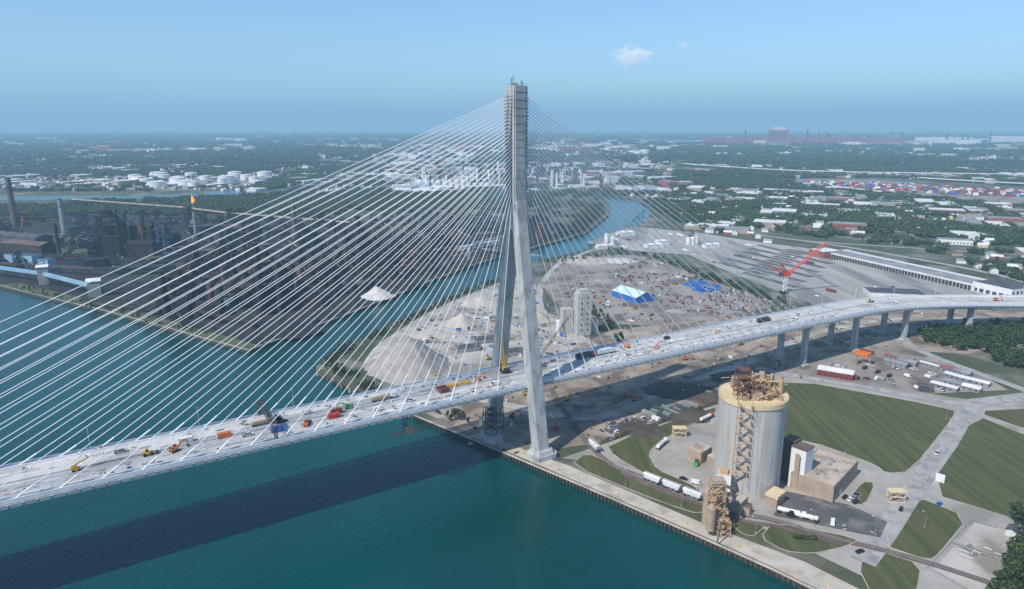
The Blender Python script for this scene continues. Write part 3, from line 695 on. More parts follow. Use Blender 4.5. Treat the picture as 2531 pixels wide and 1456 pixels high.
for i in range(64):
    x=R.uniform(255,350);y=R.uniform(488,560)
    if not inside(x,y,[(245,535),(309,486),(345,486),(350,560),(300,580)]): continue
    if math.hypot(x-262,y-521)<14: continue
    col=R.choice(['white_paint','white_paint','black_paint','silver','dark_red','silver','white_paint']); f=R.choice([car,pickup,pickup,van]); place(f(col),'parked_car' if f is car else 'pickup_truck' if f is pickup else 'van',(x,y,.4),R.choice([-.9,.6])+R.uniform(-.1,.1))
for x,y,a,f,c,n in ((90,470,.5,excav,'orange','excavator'),(86,478,2,lift,'orange','boom_lift'),(40,470,1,excav,'yellow','excavator'),(150,560,.3,excav,'orange','excavator'),(-37,520,2.5,dloader,'yellow','wheel_loader'),(-60,515,.5,dloader,'yellow','wheel_loader'),(-20,560,.5,dloader,'yellow','wheel_loader'),(30,420,2,lift,'red','boom_lift'),(0,440,.2,excav,'red','excavator'),(210,600,.6,dloader,'orange','wheel_loader'),(15,600,.6,lift,'orange','boom_lift'),(10,480,.6,excav,'yellow','excavator'),(60,640,.4,dloader,'yellow','wheel_loader')):
    place(f(c),n,(x,y,.3),a)
for i in range(30):
    x=R.uniform(20,330);y=R.uniform(440,700)
    p=Vector((x,y))-T; n=p.dot(Nn); s=p.dot(A)
    if abs(n+5)>38 or s<15: continue
    col=R.choice(['white_paint','white_paint','silver']); f=R.choice([pickup,van]); place(f(col),'van' if f is van else 'pickup_truck',(x,y,.35),R.uniform(0,6))
b=MB()
for i in range(380):
    s=R.uniform(-30,520); n=R.uniform(-60,34); p,h=fr(s,n); 
    if s<30 and n>30: continue
    if n>22 and s<120: continue
    if n>-20 and s<250 and R.random()<.4: continue
    b.box(p.x,p.y,.2,R.uniform(.7,4),R.uniform(.5,1.8),R.uniform(.3,1.3),R.choice(['grey_steel','rust','roof_grey','tan_wall','mill_grey','roof_white','dark_steel','brown_soil','roof_brown']),rot=R.uniform(0,3))
b.obj('construction_debris')
b=MB()
for i in range(420):
    x=R.uniform(-100,70);y=R.uniform(480,860)
    if not inside(x,y,[(-100,530),(-60,490),(-20,480),(30,530),(60,600),(50,720),(20,860),(-20,820),(-90,680)]): continue
    if math.hypot(x+88,y-545)<42: continue
    b.box(x,y,.1,R.uniform(1,7),R.uniform(.6,2.4),R.uniform(.3,2),R.choice(['grey_steel','rust','roof_grey','tan_wall','mill_grey','roof_white','dark_steel','roof_brown','teal_container','blue']),rot=R.uniform(0,3))
b.obj('yard_equipment')
b=MB()
for x,y in ((-40,585),(-25,610),(5,575)): b.gable(x,y,0,22,9,5,1.5,'roof_grey','mill_grey',rot=.35)
b.obj('yard_sheds')
b=MB()
for p in (((-60,600,3),(-85,575,12)),((-20,690,2),(-45,672,12)),((10,720,2),(25,700,11)),((-20,640,2),(-5,660,7))): b.truss(*p,1.2,10,.2,'grey_steel'); b.box(p[0][0],p[0][1],0,5,3,3,'grey_steel')
b.obj('stacking_conveyors')
b=MB(); q=T-Nn*FN
frame(b,q.x,q.y,0,14,14,9,2,'dark_steel',.35); q=T+A*(-14)-Nn*8; b.box(q.x,q.y,0,8,16,5,'tower_concrete',rot=.56); frame(b,q.x,q.y,5,7,7,16,4,'dark_steel',.3); b.obj('scaffolding')
# ------------------------------------------------------------ piles
def pile(name,x,y,r,h,k,seed,ex=1.0,flat=0):
    b=MB(); n=64; rings=16; vs=[(x,y,h)]
    for i in range(1,rings+1):
        for j in range(n):
            t=2*math.pi*j/n; f=i/rings
            nz=noise.noise(Vector((math.cos(t)*1.6,math.sin(t)*1.6,seed)))*.25+noise.noise(Vector((math.cos(t)*6,math.sin(t)*6,seed+9)))*.09
            rr=r*f*(1+nz*f)
            z=min(h*(1-f)**1.08,h*(1-flat)+noise.noise(Vector((rr*math.cos(t)*.1,rr*math.sin(t)*.1,seed)))*h*.15)
            z+=noise.noise(Vector((rr*math.cos(t)*.15,rr*math.sin(t)*.15,seed)))*h*.10*(1-f)
            vs.append((x+rr*math.cos(t)*ex,y+rr*math.sin(t),max(z,0)+.12 if i<rings else .05))
    vs[0]=(x,y,h*(1-flat))
    fs=[(0,1+j,1+(j+1)%n) for j in range(n)]
    for i in range(rings-1):
        for j in range(n): fs.append((1+i*n+j,1+(i+1)*n+j,1+(i+1)*n+(j+1)%n,1+i*n+(j+1)%n))
    b.add(vs,fs,k); b.obj(name,smooth=True)
pile('gravel_pile',-86,545,36,27,'gravel_pile',1); pile('gravel_pile',-106,566,15,7,'sand_pile',2)
pile('gravel_pile',-52,672,18,11,'sand_pile',3);pile('gravel_pile',-80,634,17,4,'sand_pile',4,1.3,.3);pile('gravel_pile',-35,752,22,9,'sand_pile',5,1.2,.1);pile('gravel_pile',-66,715,15,8,'gravel_pile',6);pile('gravel_pile',-5,660,12,6,'sand_pile',7);pile('gravel_pile',0,800,20,8,'sand_pile',8)
pile('gravel_pile',-58,600,12,4,'gravel_pile',9);pile('gravel_pile',27,690,13,9,'sand_pile',10);pile('gravel_pile',8,745,13,6,'gravel_pile',12)
pile('salt_pile',-160,785,20,13,'white_pile',11)
for x,y,r,h in ((-225,650,30,9),(-262,655,28,8),(-215,700,26,8),(-190,760,22,7),(-140,850,26,8),(-330,900,40,12),(-150,930,30,8),(-60,1080,40,9),(-420,800,36,9),(-700,1250,60,12),(-900,1350,80,14),(-980,1430,70,12),(0,1250,50,9)): pile('coal_pile',x,y,r,h,'coal_pile',x*.1,1.3)
pile('rubble_pile',112,1012,34,4,'sand_pile',21,1.3,.4); pile('rubble_pile',160,1005,22,3.5,'white_pile',22,1.2,.4)
for x,y,r,h in ((120,870,12,3),(200,930,14,4),(90,820,10,3),(180,720,10,3)): pile('rubble_pile',x,y,r,h,'gravel_pile',x,1.2,.2)
for s,n,r,h in ((75,30,14,3),(120,30,16,4),(170,24,18,4),(150,-2,20,3),(210,6,18,3)):
    p,_=fr(s,n); pile('soil_pile',p.x,p.y,r,h,'brown_soil',s,1.5,.3)
# ------------------------------------------------------------ batch plant tower, storage yard, warehouse
b=MB(); b.box(68,636,0,14,11,42,'silo_concrete',rot=.3); b.box(53,640,0,10,9,25,'silo_concrete',rot=.3); b.box(68,636,42,9,8,3,'silo_concrete',rot=.3); b.box(79,642,0,8,8,14,'silo_concrete',rot=.3)
for i in range(7):
    for dx in (-3,3): b.box(69.6+dx*.955,630.7+dx*.3,5+i*5.3,1.4,.3,1.5,'glass',rot=.3)
b.cyl((45,632,0),(45,632,15),2.4,'white_paint',n=14); b.obj('concrete_batch_plant')
b=MB(); b.gable(142,777,0,44,28,7,5,'blue','roof_blue_white',rot=-1.05); b.obj('blue_storage_tent')
b=MB(); d=math.atan2(-.94,.337)
b.box(545,935,0,245,44,8,'roof_white',rot=d,top='roof_white')
for i in range(48):
    t=-119+i*5; x=545+t*math.cos(d)+22.3*math.sin(d); y=935+t*math.sin(d)-22.3*math.cos(d)
    b.box(x,y,.6,3.9,.6,5.6,'dark_steel',rot=d)
b.box(545+19.5*math.sin(d)*.2,935-19.5*math.cos(d)*.2,8.02,244,30,.3,'roof_grey',rot=d)
b.obj('freight_warehouse')
b=MB(); b.box(592,800,0,48,40,12,'white_paint',rot=d,top='roof_dark')
for i in range(6):
    t=-20+i*8; x=592+t*math.cos(d)+20.2*math.sin(d); y=800+t*math.sin(d)-20.2*math.cos(d); b.box(x,y,1,5,.5,4,'roof_dark',rot=d)
    x=592+24.1*math.cos(d)-(t)*math.sin(d)*.9; y=800+24.1*math.sin(d)+t*math.cos(d)*.9; b.box(x,y,6,.5,3,3,'glass',rot=d)
b.obj('freight_office'); b=MB(); b.box(486,1045,0,30,34,10,'brick',rot=d,top='roof_white'); b.obj('brick_warehouse')
b=MB(); b.box(455,790,0,60,30,6,'roof_white',rot=-.2,top='roof_dark'); b.obj('low_warehouse')
b=MB(); pal=['dark_red','mill_brown','roof_white','grey_steel','roof_grey','rust','roof_grey','dark_red','mill_grey','grey_steel','roof_brown','roof_brown','tan_wall','rust','roof_brown','tan_roof','mill_brown']
for row in range(42):
    for k in range(30):
        x=60+k*7.2+R.uniform(-3,3)+row*2.4-24; y=695+row*8.2+R.uniform(-3,3)-k*1.2
        if not inside(x,y,yard) or noise.noise(Vector((x*.012,y*.012,3)))<-.07 or R.random()<.25: continue
        if math.hypot(x-142,y-777)<32: continue
        kk=pal[int((noise.noise(Vector((x*.03,y*.03,7)))+.6)*10+R.uniform(-2.5,2.5))%len(pal)]
        if R.random()<.04: kk=R.choice(['orange','blue','yellow','white_paint'])
        b.box(x,y,.2,R.uniform(2,8),R.uniform(.8,2.2),R.uniform(.4,1.8),kk,rot=R.choice([-.5,1.07])+R.uniform(-.12,.12))
b.obj('stored_building_materials')
b=MB()
for i in range(30):
    x=238+R.uniform(-18,20); y=835+R.uniform(-28,30); b.box(x,y,.2,14,2.2,1.6,'blue',rot=-.9)
b.obj('blue_steel_bundles')
b=MB()
for r_ in range(9):
    for k in range(18):
        if R.random()<.25: continue
        x=225+k*4.2+r_*2; y=735+r_*11-k*2.0
        if not inside(x,y,yard): continue
        c=R.choice(['white_paint','silver','black_paint','dark_red','roof_white','black_paint']); b.frus(x,y,.5,1.2,(1.8,4.5),(1.7,4.3),c,rot=-.3); b.frus(x,y,1.2,1.7,(1.6,2.6),(1.3,1.7),'glass',rot=-.3,top=c)
for k in range(170):
    x=R.uniform(130,520);y=R.uniform(770,1340)
    if not inside(x,y,tyard): continue
    if R.random()<.75 and (noise.noise(Vector((x*.008,y*.008,1)))<.1 or y<1050): continue
    c=R.choice(['white_paint','roof_white','silver','dark_red','mill_grey']); L=R.choice([5,5,14]); b.frus(x,y,.9,2.0 if L<6 else 3.6,(L,2.4),(L*.9,2.2),c,rot=-1.1); b.box(x,y,.4,L*.8,2,.5,'rubber',rot=-1.1)
b.obj('distant_parked_vehicles')
for x,y,sx,sy,h in ((150,1110,24,12,6),(175,1150,10,10,9),(235,1120,30,14,6),(255,1150,22,14,7),(330,1120,26,12,6),(210,1250,30,20,7)):
    b=MB(); b.gable(x,y,0,sx,sy,h,2,'roof_white','roof_white',rot=.3); b.obj('depot_building')
for x,y,h in ((170,1140,14),(163,1165,16),(300,1150,12),(308,1153,12),(315,1156,12)):
    b=MB(); b.cyl((x,y,0),(x,y,h),4,'white_paint',n=16); b.cyl((x,y,h),(x,y,h+1.5),4,'roof_white',r1=1,n=16); b.obj('storage_silo')
# ------------------------------------------------------------ steelworks
def stack(x,y,h,r,k):
    b=MB(); b.cyl((x,y,0),(x,y,h),r,k,r1=r*.72,n=16); b.cyl((x,y,h),(x,y,h+.8),r*.8,'dark_steel',n=16); b.cyl((x,y,h*.8),(x,y,h*.82),r*.82,'dark_steel',n=16); b.obj('chimney_stack')
for x,y,h,r,k in ((-977,1337,98,6.5,'roof_brown'),(-816,1236,68,5.5,'grey_steel'),(-375,1170,66,5.5,'roof_brown'),(-268,1022,58,3.8,'mill_brown'),(-206,906,80,4.6,'mill_brown'),(-222,898,66,4,'mill_brown'),(-267,702,78,4.6,'mill_black'),(-250,712,60,3.6,'mill_brown'),(-640,1100,66,4,'mill_grey'),(-620,1140,60,3.6,'mill_brown'),(-190,1090,50,3.4,'mill_grey'),(-330,830,56,3.6,'mill_brown'),(-120,1000,44,3,'mill_brown'),(-560,1200,50,3.4,'grey_steel'),(-365,695,50,3.5,'mill_black'),(-700,1040,52,3.4,'mill_brown'),(-240,760,64,3.8,'mill_black'),(-430,1000,48,3.2,'mill_brown')): stack(x,y,h,r,k)
def bf(x,y,rot,sc,dark='mill_brown'):
    b=MB(); b.cyl((0,0,0),(0,0,14),7,dark,n=16); b.cyl((0,0,14),(0,0,34),6.5,dark,r1=4,n=16); frame(b,0,0,0,18,18,48,6,dark,.8); b.box(0,0,48,9,9,7,dark)
    b.box(0,0,20,14,14,2,'mill_black'); b.box(0,0,34,12,12,2,'mill_black')
    b.bar((0,0,52),(-48,0,2),4,4,'mill_brown'); b.bar((2,0,54),(16,0,40),2.4,2.4,dark); b.cyl((16,0,14),(16,0,40),4,dark,n=12)
    for i in range(3): b.cyl((24+i*10,8,0),(24+i*10,8,34),4,'rust' if i%2 else dark,n=14); b.cyl((24+i*10,8,34),(24+i*10,8,37),4,dark,r1=1,n=14)
    b.gable(26,-12,0,46,18,15,4,'mill_brown','mill_black'); b.box(-16,14,0,22,14,20,dark); b.cyl((24,8,30),(44,8,30),1.5,dark); b.box(6,-18,0,18,12,26,'mill_black')
    for i in range(34):
        x0=R.uniform(-24,50);y0=R.uniform(-22,20);z0=R.uniform(4,36); b.beam((x0,y0,z0),(x0+R.choice([0,R.uniform(-18,18)]),y0+R.uniform(-12,12),z0+R.uniform(-4,8)),R.uniform(.5,1.3),R.choice(['rust','mill_grey',dark,'mill_black']))
    o=b.obj('blast_furnace'); o.location=(x,y,.1); o.rotation_euler=(0,0,rot); o.scale=(sc,)*3
for a in ((-275,735,.4,1.2),(-355,705,.2,.9),(-215,930,1.0,1.25),(-300,980,.5,1,'mill_black'),(-625,1050,.3,1.3,'mill_black'),(-560,1090,2,1.0,'mill_blue'),(-120,1080,.8,.7),(-400,930,.7,.8),(-330,800,2.2,.9,'mill_black'),(-230,820,.9,.8),(-690,1120,.4,1,'mill_blue'),(-180,1010,.6,.7,'mill_black')): bf(*a)
cnt=0
for i in range(2200):
    if cnt>=310: break
    x=R.uniform(-1150,110);y=R.uniform(640,1480)
    if not inside(x,y,zug) or not inside(x-18,y-18,zug) or not inside(x+25,y-8,zug): continue
    if noise.noise(Vector((x*.004,y*.004,5)))<-.05 and R.random()<.8: continue
    if x<-450 and y<930: continue
    cnt+=1; b=MB(); rot=R.choice([.55,2.12,.55])+R.uniform(-.1,.1); t=R.random(); k=R.choice(['mill_brown','mill_black','mill_grey','rust','dark_steel','mill_brown','mill_blue','mill_brown']); kr=R.choice(['mill_brown','mill_black','mill_grey','mill_brown','mill_black','roof_brown'])
    if t<.36:
        L=R.uniform(22,64); W=R.uniform(9,17); h=R.uniform(5,13); b.gable(x,y,0,L,W,h,W*.22,k,kr,rot); b.box(x,y,h+W*.2,L*.6,W*.18,1.8,kr,rot=rot)
        for q in range(4): b.box(x+R.uniform(-L/2,L/2),y+R.uniform(-L/3,L/3),0,R.uniform(2,5),R.uniform(2,5),R.uniform(3,12),kr,rot=rot)
        nm='steelworks_shed'
    elif t<.78:
        h=R.uniform(12,40); frame(b,x,y,0,R.uniform(6,12),R.uniform(6,10),h,4,k,.8); b.box(x+1,y,h*.3,5,5,h*.6,kr,rot=rot); b.box(x+3,y-2,0,R.uniform(10,20),7,h*.35,kr,rot=rot); b.bar((x,y,h*.9),(x+R.uniform(-40,40),y+R.uniform(-30,30),3),2,2,k); nm='steelworks_tower'
    else:
        r0=R.uniform(3,8); h=R.uniform(5,16); b.cyl((x,y,0),(x,y,h),r0,R.choice([k,'mill_grey','mill_grey']),n=16); b.cyl((x,y,h),(x,y,h+1),r0,kr,r1=.5,n=16); b.cyl((x,y,h*.6),(x+20*math.cos(rot),y+20*math.sin(rot),h*.6),.8,k,n=6); nm='process_tank'
    b.obj(nm)
b=MB()
for i in range(1300):
    x=R.uniform(-1150,100);y=R.uniform(640,1470)
    if not inside(x,y,zug) or (x<-450 and y<900) or noise.noise(Vector((x*.006,y*.006,9)))<-.1: continue
    a=R.choice([.55,2.12])+R.uniform(-.05,.05); l=R.uniform(8,60); z=R.uniform(2,11)
    e=(x+math.cos(a)*l,y+math.sin(a)*l)
    if not inside(e[0],e[1],zug): continue
    b.beam((x,y,z),(e[0],e[1],z+R.choice([0,0,4])),R.uniform(.3,1.1),R.choice(['rust','mill_brown','mill_grey','mill_grey','tan_steel','mill_black','mill_black']))
    b.beam((x,y,0),(x,y,z),.5,'mill_brown'); 
    if R.random()<.5: b.box(x+R.uniform(-6,6),y+R.uniform(-6,6),0,R.uniform(1,5),R.uniform(1,4),R.uniform(1,5),R.choice(['rust','mill_grey','mill_brown','roof_grey','mill_blue','roof_white','mill_black']) ,rot=a)
b.obj('process_pipework')
def conv(name,pts,w,h,k,leg='dark_steel'):
    b=MB()
    for p,q in zip(pts,pts[1:]):
        b.bar(p,q,w,h,k); P0=Vector(p);P1=Vector(q);n=max(1,int((P1-P0).length/22))
        for i in range(n):
            c=P0.lerp(P1,(i+.5)/n)
            b.truss((c.x,c.y,0),(c.x,c.y,max(c.z-h/2,1)),w*.8,3,.3,leg)
    b.obj(name)
conv('conveyor_gallery',[(-760,925,14),(-597,850,14),(-495,787,12)],4,4,'light_blue_cladding')
b=MB(); b.box(-597,851,0,12,10,22,'roof_grey',rot=.4); b.gable(-597,851,22,13,11,1,2.5,'roof_grey','roof_white',rot=.4); b.obj('transfer_house')
b=MB(); b.box(-495,788,0,14,11,18,'roof_grey',rot=.4); b.gable(-495,788,18,15,12,1,3,'roof_grey','roof_white',rot=.4); b.obj('transfer_house')
b=MB(); b.truss((-490,790,9),(-395,842,9),7,18,.45,'mill_brown')
for i in range(5): c=Vector((-490,790)).lerp(Vector((-395,842)),(i+.5)/5); b.truss((c.x,c.y,0),(c.x,c.y,6),5,2,.4,'mill_brown')
b.obj('trestle_bridge')
conv('conveyor_gallery',[(-395,842,10),(-300,905,12),(-160,960,12),(-90,1040,14)],3.5,3,'mill_brown'); conv('conveyor_gallery',[(-480,740,8),(-330,690,9),(-250,640,9)],3,2.5,'mill_brown'); conv('conveyor_gallery',[(-330,790,16),(-190,850,12),(-130,900,16)],3,3,'rust')
conv('conveyor_gallery',[(-720,940,10),(-560,900,10),(-420,940,10)],3,3,'mill_grey')
conv('gas_main_pipe',[(-1130,1760,14),(-760,1580,14),(-620,1480,14),(-300,1330,12)],3,2.6,'tan_roof')
b=MB(); b.box(-705,970,0,50,18,17,'light_blue_cladding',rot=-.25,top='mill_blue'); b.box(-655,945,0,18,14,15,'light_blue_cladding',rot=-.25,top='mill_blue'); b.obj('steelworks_hall')
for x,y,L,W,h,k,kr in ((-820,1130,110,30,20,'mill_grey','roof_dark'),(-760,1060,90,26,18,'mill_brown','roof_brown'),(-500,1255,60,24,16,'brick','roof_brown'),(-900,1060,80,26,22,'mill_grey','mill_blue'),(-680,1180,70,20,26,'dark_steel','roof_dark')):
    b=MB(); b.gable(x,y,0,L,W,h,4,k,kr,rot=-.35); b.obj('steelworks_hall')
b=MB(); b.cyl((-727,1560,0),(-727,1560,26),1,'grey_steel'); b.obj('flare_stack')
b=MB()
for i in range(7): 
    a=R.uniform(0,6); b.cyl((-727+math.cos(a)*1.5,1560+math.sin(a)*1.5,26+i*1.5),(-727+math.cos(a)*3+2,1560,31+i*2),2.6-i*.2,'flame',r1=.4,n=8)
b.obj('flare_flame')
b=MB(); b.truss((-78,1010,18),(-20,1075,18),5,12,.6,'white_steel'); b.truss((-66,1020,0),(-66,1020,18),4,5,.5,'white_steel'); b.truss((-28,1066,0),(-28,1066,18),4,5,.5,'white_steel'); b.bar((-60,1030,22),(10,1060,34),3,3,'grey_steel'); b.obj('ship_loader')
b=MB(); b.bar((-62,1085,6),(45,1015,6),6,1.5,'roof_grey'); b.truss((-30,1066,10),(-5,1052,10),7,5,.5,'dark_steel'); b.truss((-20,1060,0),(-20,1060,26),4,6,.5,'grey_steel'); b.obj('rail_bridge')
# ------------------------------------------------------------ tanks and distant industry
def tank(x,y,r0,h,k='white_paint'):
    b=MB(); b.cyl((x,y,0),(x,y,h),r0,k,n=24); b.cyl((x,y,h),(x,y,h+r0*.12),r0,'roof_white',r1=.5,n=24); b.cyl((x,y,h),(x,y,h+.5),r0+.4,'roof_grey',n=24,caps=False); b.obj('storage_tank')
sheet('tank_farm_ground',[(-1500,2400),(-1300,2200),(-960,2150),(-880,2450),(-900,2750),(-1500,2800)],.2,'yard_dirt',1)
for x,y,r0,h in ((-1340,2480,24,20),(-1290,2560,20,20),(-1356,2675,24,20),(-1230,2650,22,22),(-1159,2392,27,22),(-1200,2480,24,20),(-1110,2500,20,21),(-1032,2234,18,20),(-1080,2290,28,20),(-1170,2270,30,18),(-1026,2480,27,22),(-989,2574,22,20),(-1040,2600,20,21),(-957,2675,28,24),(-1000,2380,16,20),(-930,2480,15,20),(-1090,2720,26,21),(-1420,2600,22,18),(-1260,2380,22,20),(-1400,2720,22,20)): tank(x,y,r0,h)
for i in range(8): tank(-300+i*20,2260+R.uniform(-20,20),8,26)
for i in range(7): tank(-190+i*19,2150+R.uniform(-20,20),8,24)
for i in range(80):
    tank(R.uniform(-900,1000),R.uniform(4200,6400),R.uniform(24,40),R.uniform(16,24))
far=MB()
for i in range(230):
    y=R.uniform(2050,4300); x=R.uniform(-560,760)*(y/3000)
    k=R.choice(['roof_white','roof_white','roof_grey','mill_grey','brick_far','roof_blue_white','tan_wall']); far.box(x,y,0,R.uniform(20,110),R.uniform(15,50),R.uniform(7,20),k,rot=R.choice([.3,1.9]),top=R.choice(['roof_white','roof_grey','roof_white',k]))
for i in range(70):
    y=R.uniform(2100,2900); x=R.uniform(-320,330); far.cyl((x,y,0),(x,y,R.uniform(25,60)),R.uniform(2,5),R.choice(['grey_steel','white_paint','mill_grey']),n=8)
for i in range(380):
    y=R.uniform(2150,2500); x=R.uniform(-250,560); far.box(x,y,0,12,2.6,R.choice([2.6,5.2,7.8]),R.choice(['dark_red','blue','teal_container','rust','rust','roof_white','mill_grey']),rot=.3)
far.obj('distant_industrial_district')
b=MB()
for i in range(900):
    t=R.random(); x=1080+t*620+R.uniform(-150,150); y=2330-t*420+R.uniform(-110,140); b.box(x,y,0,13,2.8,R.choice([2.6,5.2,7.8]),R.choice(['dark_red','red','blue','dark_red','rust','white_paint','roof_white','mill_grey','roof_grey']),rot=-.6)
b.obj('distant_container_yard')
sheet('rail_yard_ground',[(950,2600),(1120,2050),(1250,1780),(1500,1500),(1900,1450),(1800,1800),(1500,2150),(1350,2600)],.5,'yard_dirt')
b=MB()
for x,y,L,W,h in ((2100,7000,380,160,80),(2620,7050,560,180,85),(3180,7100,620,200,80),(2800,7350,160,130,150),(3650,6900,380,160,75)): b.box(x,y,0,L,W,h,'brick_far')
for x,y,L,W,h in ((2790,7330,100,80,185),(4500,7300,500,170,80),(4300,6800,420,160,60),(5300,7200,700,170,90)): b.box(x,y,0,L,W,h,'roof_white')
for i in range(110):
    x=R.uniform(1500,6200); y=R.uniform(6000,8600); b.box(x,y,0,R.uniform(60,260),R.uniform(40,120),R.uniform(20,60),R.choice(['roof_white','brick_far','roof_grey','mill_grey','roof_white','tan_wall']),rot=R.choice([0,.3]))
for i in range(26): x=R.uniform(1900,5800); b.cyl((x,7100,0),(x,7100,R.uniform(80,160)),8,'mill_grey',n=8)
b.obj('distant_auto_plant')
def hway(name,pts,w,z0):
    b=MB()
    q=catmull(pts,5)
    for p,n in zip(q,q[1:]): b.bar((*p,z0),(*n,z0),w,2,'roof_white'); b.box(p[0],p[1],0,4,w*.6,z0-1,'roof_grey')
    b.obj(name)
hway('elevated_highway',[(300,5400),(626,4900),(683,4126),(869,3426),(1214,2903),(1900,2700),(3000,2500)],26,14)
hway('elevated_highway',[(1004,2392),(1119,2032),(1226,1635),(1320,1420),(1700,1200)],14,5)
hway('elevated_highway',[(1516,2574),(1718,2311),(2100,2150),(2800,2100)],22,9)
for i in range(7):
    y0=1180+i*190; ribbon('street',[(520+i*30,y0),(900+i*60,y0-170),(1600+i*80,y0-420)],9,.35+.02*i,'road_concrete')
for i in range(6):
    x0=620+i*170; ribbon('street',[(x0,800),(x0+130,1200),(x0+420,2200)],8,.6+.02*i,'asphalt')
ribbon('road',catmull([(620,690),(640,780),(660,900),(560,1120),(430,1290),(380,1450),(440,1800)]),12,.55,'road_concrete')
# ------------------------------------------------------------ houses
exc=[zug,yard,tyard,[(-250,560),(-250,900),(40,1200),(215,1600),(345,1600),(420,720),(60,400)],[(950,2650),(1120,2050),(1250,1700),(1900,1400),(1900,2100),(1450,2700)],[(-2500,1500),(-2500,2150),(-800,2100),(-540,3060),(-500,3060),(-640,2350),(-700,1980),(-1400,1700)],[(200,1450),(240,1950),(360,1950),(350,1450)]]
nearland=ccw([(-900,960)]+shoreI+[(220,2000),(240,2060),(290,2040)]+shoreE[::-1]+coastR[::-1][:3]+[(3000,-1500),(20000,3000),(20000,20000),(-20000,20000),(-20000,8500),(-6000,3600),(-2200,1700),(-1300,1250)])
def ok(x,y,m=0):
    if not inside(x,y,nearland): return False
    for e in exc:
        if inside(x,y,e): return False
    return True
hb=MB(); n=0
for i in range(40000):
    y=900+7600*R.random()**1.5; x=R.uniform(-.88,.88)*(y+200)
    if -560*(y/3000)<x<760*(y/3000) and y>2000 and R.random()<.7: continue
    if x<300 and y<2000: continue
    if x>0 and inside(x,y,[(480,700),(640,700),(660,1100),(450,1300)]): continue
    if not ok(x,y): continue
    d=noise.noise(Vector((x*.0013,y*.0013,2)))
    if R.random()>.4+d*.7: continue
    rot=-.42+R.choice([0,1.57]) ; big=R.random()<.07+.14*(d>.2)
    if big:
        f=1+y/4500; hb.box(x,y,0,R.uniform(25,70)*f,R.uniform(18,40)*f,R.uniform(6,12),R.choice(['roof_white','brick','tan_wall','roof_grey']),rot=rot,top=R.choice(['roof_white','roof_white','roof_grey']))
    else:
        f=1+max(0,y-2500)/5000; hb.gable(x,y,0,R.uniform(10,16)*f,R.uniform(8,10)*f,R.uniform(4,6)*f,2.6*f,R.choice(['white_paint','tan_wall','brick','roof_white','cream']),R.choice(['roof_grey','roof_brown','roof_white','roof_grey']),rot,ov=.3)
    n+=1
    if n>8500: break
for i in range(2900):
    y=R.uniform(5000,16000); x=R.uniform(-.88,.88)*y
    if noise.noise(Vector((x*.0005,y*.0005,12)))<-.05 and R.random()<.75: continue
    hb.box(x,y,0,R.uniform(40,170),R.uniform(30,90),R.choice([10,14,20,R.uniform(15,45)]),R.choice(['roof_white','roof_white','roof_grey','tan_wall','brick_far']),rot=R.choice([0,.4]),top='roof_white')
hb.obj('distant_houses')
for x,y,L,W,h,k in ((660,1330,60,34,12,'brick'),(640,1280,20,20,9,'brick'),(760,1160,50,24,8,'white_paint'),(1010,1400,60,30,14,'brick'),(830,980,30,20,8,'brick'),(1060,1130,40,20,10,'brick'),(900,850,30,18,9,'brick')):
    b=MB(); b.box(x,y,0,L,W,h,k,rot=-.4,top='roof_grey')
    for i in range(int(L/5)):
        t=-L/2+2.5+i*5
        for z in (2,6): 
            if z<h-3: b.box(x+t*math.cos(-.4)+(W/2+.05)*math.sin(-.4),y+t*math.sin(-.4)-(W/2+.05)*math.cos(-.4),z,2,.2,2,'glass',rot=-.4)
    b.obj('brick_building')
# ------------------------------------------------------------ trees
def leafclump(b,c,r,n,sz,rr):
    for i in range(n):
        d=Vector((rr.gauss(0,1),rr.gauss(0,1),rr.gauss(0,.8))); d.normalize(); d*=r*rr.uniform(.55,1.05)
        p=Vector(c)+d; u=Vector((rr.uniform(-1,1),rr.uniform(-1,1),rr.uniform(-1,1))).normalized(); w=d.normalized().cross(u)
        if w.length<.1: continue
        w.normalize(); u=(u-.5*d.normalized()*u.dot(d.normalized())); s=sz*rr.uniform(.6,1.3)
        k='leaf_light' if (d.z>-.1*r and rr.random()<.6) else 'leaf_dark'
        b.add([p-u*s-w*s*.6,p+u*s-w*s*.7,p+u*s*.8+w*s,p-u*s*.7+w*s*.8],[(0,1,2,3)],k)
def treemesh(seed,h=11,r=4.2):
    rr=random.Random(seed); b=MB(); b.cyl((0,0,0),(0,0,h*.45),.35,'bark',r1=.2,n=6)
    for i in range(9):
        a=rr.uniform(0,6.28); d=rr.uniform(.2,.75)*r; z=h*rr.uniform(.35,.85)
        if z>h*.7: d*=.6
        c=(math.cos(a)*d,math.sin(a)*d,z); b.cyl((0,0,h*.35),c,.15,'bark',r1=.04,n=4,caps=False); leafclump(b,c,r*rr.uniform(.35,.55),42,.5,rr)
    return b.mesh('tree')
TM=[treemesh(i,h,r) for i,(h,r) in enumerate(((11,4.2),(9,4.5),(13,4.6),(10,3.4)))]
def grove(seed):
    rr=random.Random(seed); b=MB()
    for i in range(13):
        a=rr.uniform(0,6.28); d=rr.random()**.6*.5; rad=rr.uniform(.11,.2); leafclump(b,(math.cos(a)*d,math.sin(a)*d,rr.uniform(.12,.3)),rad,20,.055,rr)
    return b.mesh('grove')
GM=[grove(50+i) for i in range(4)]
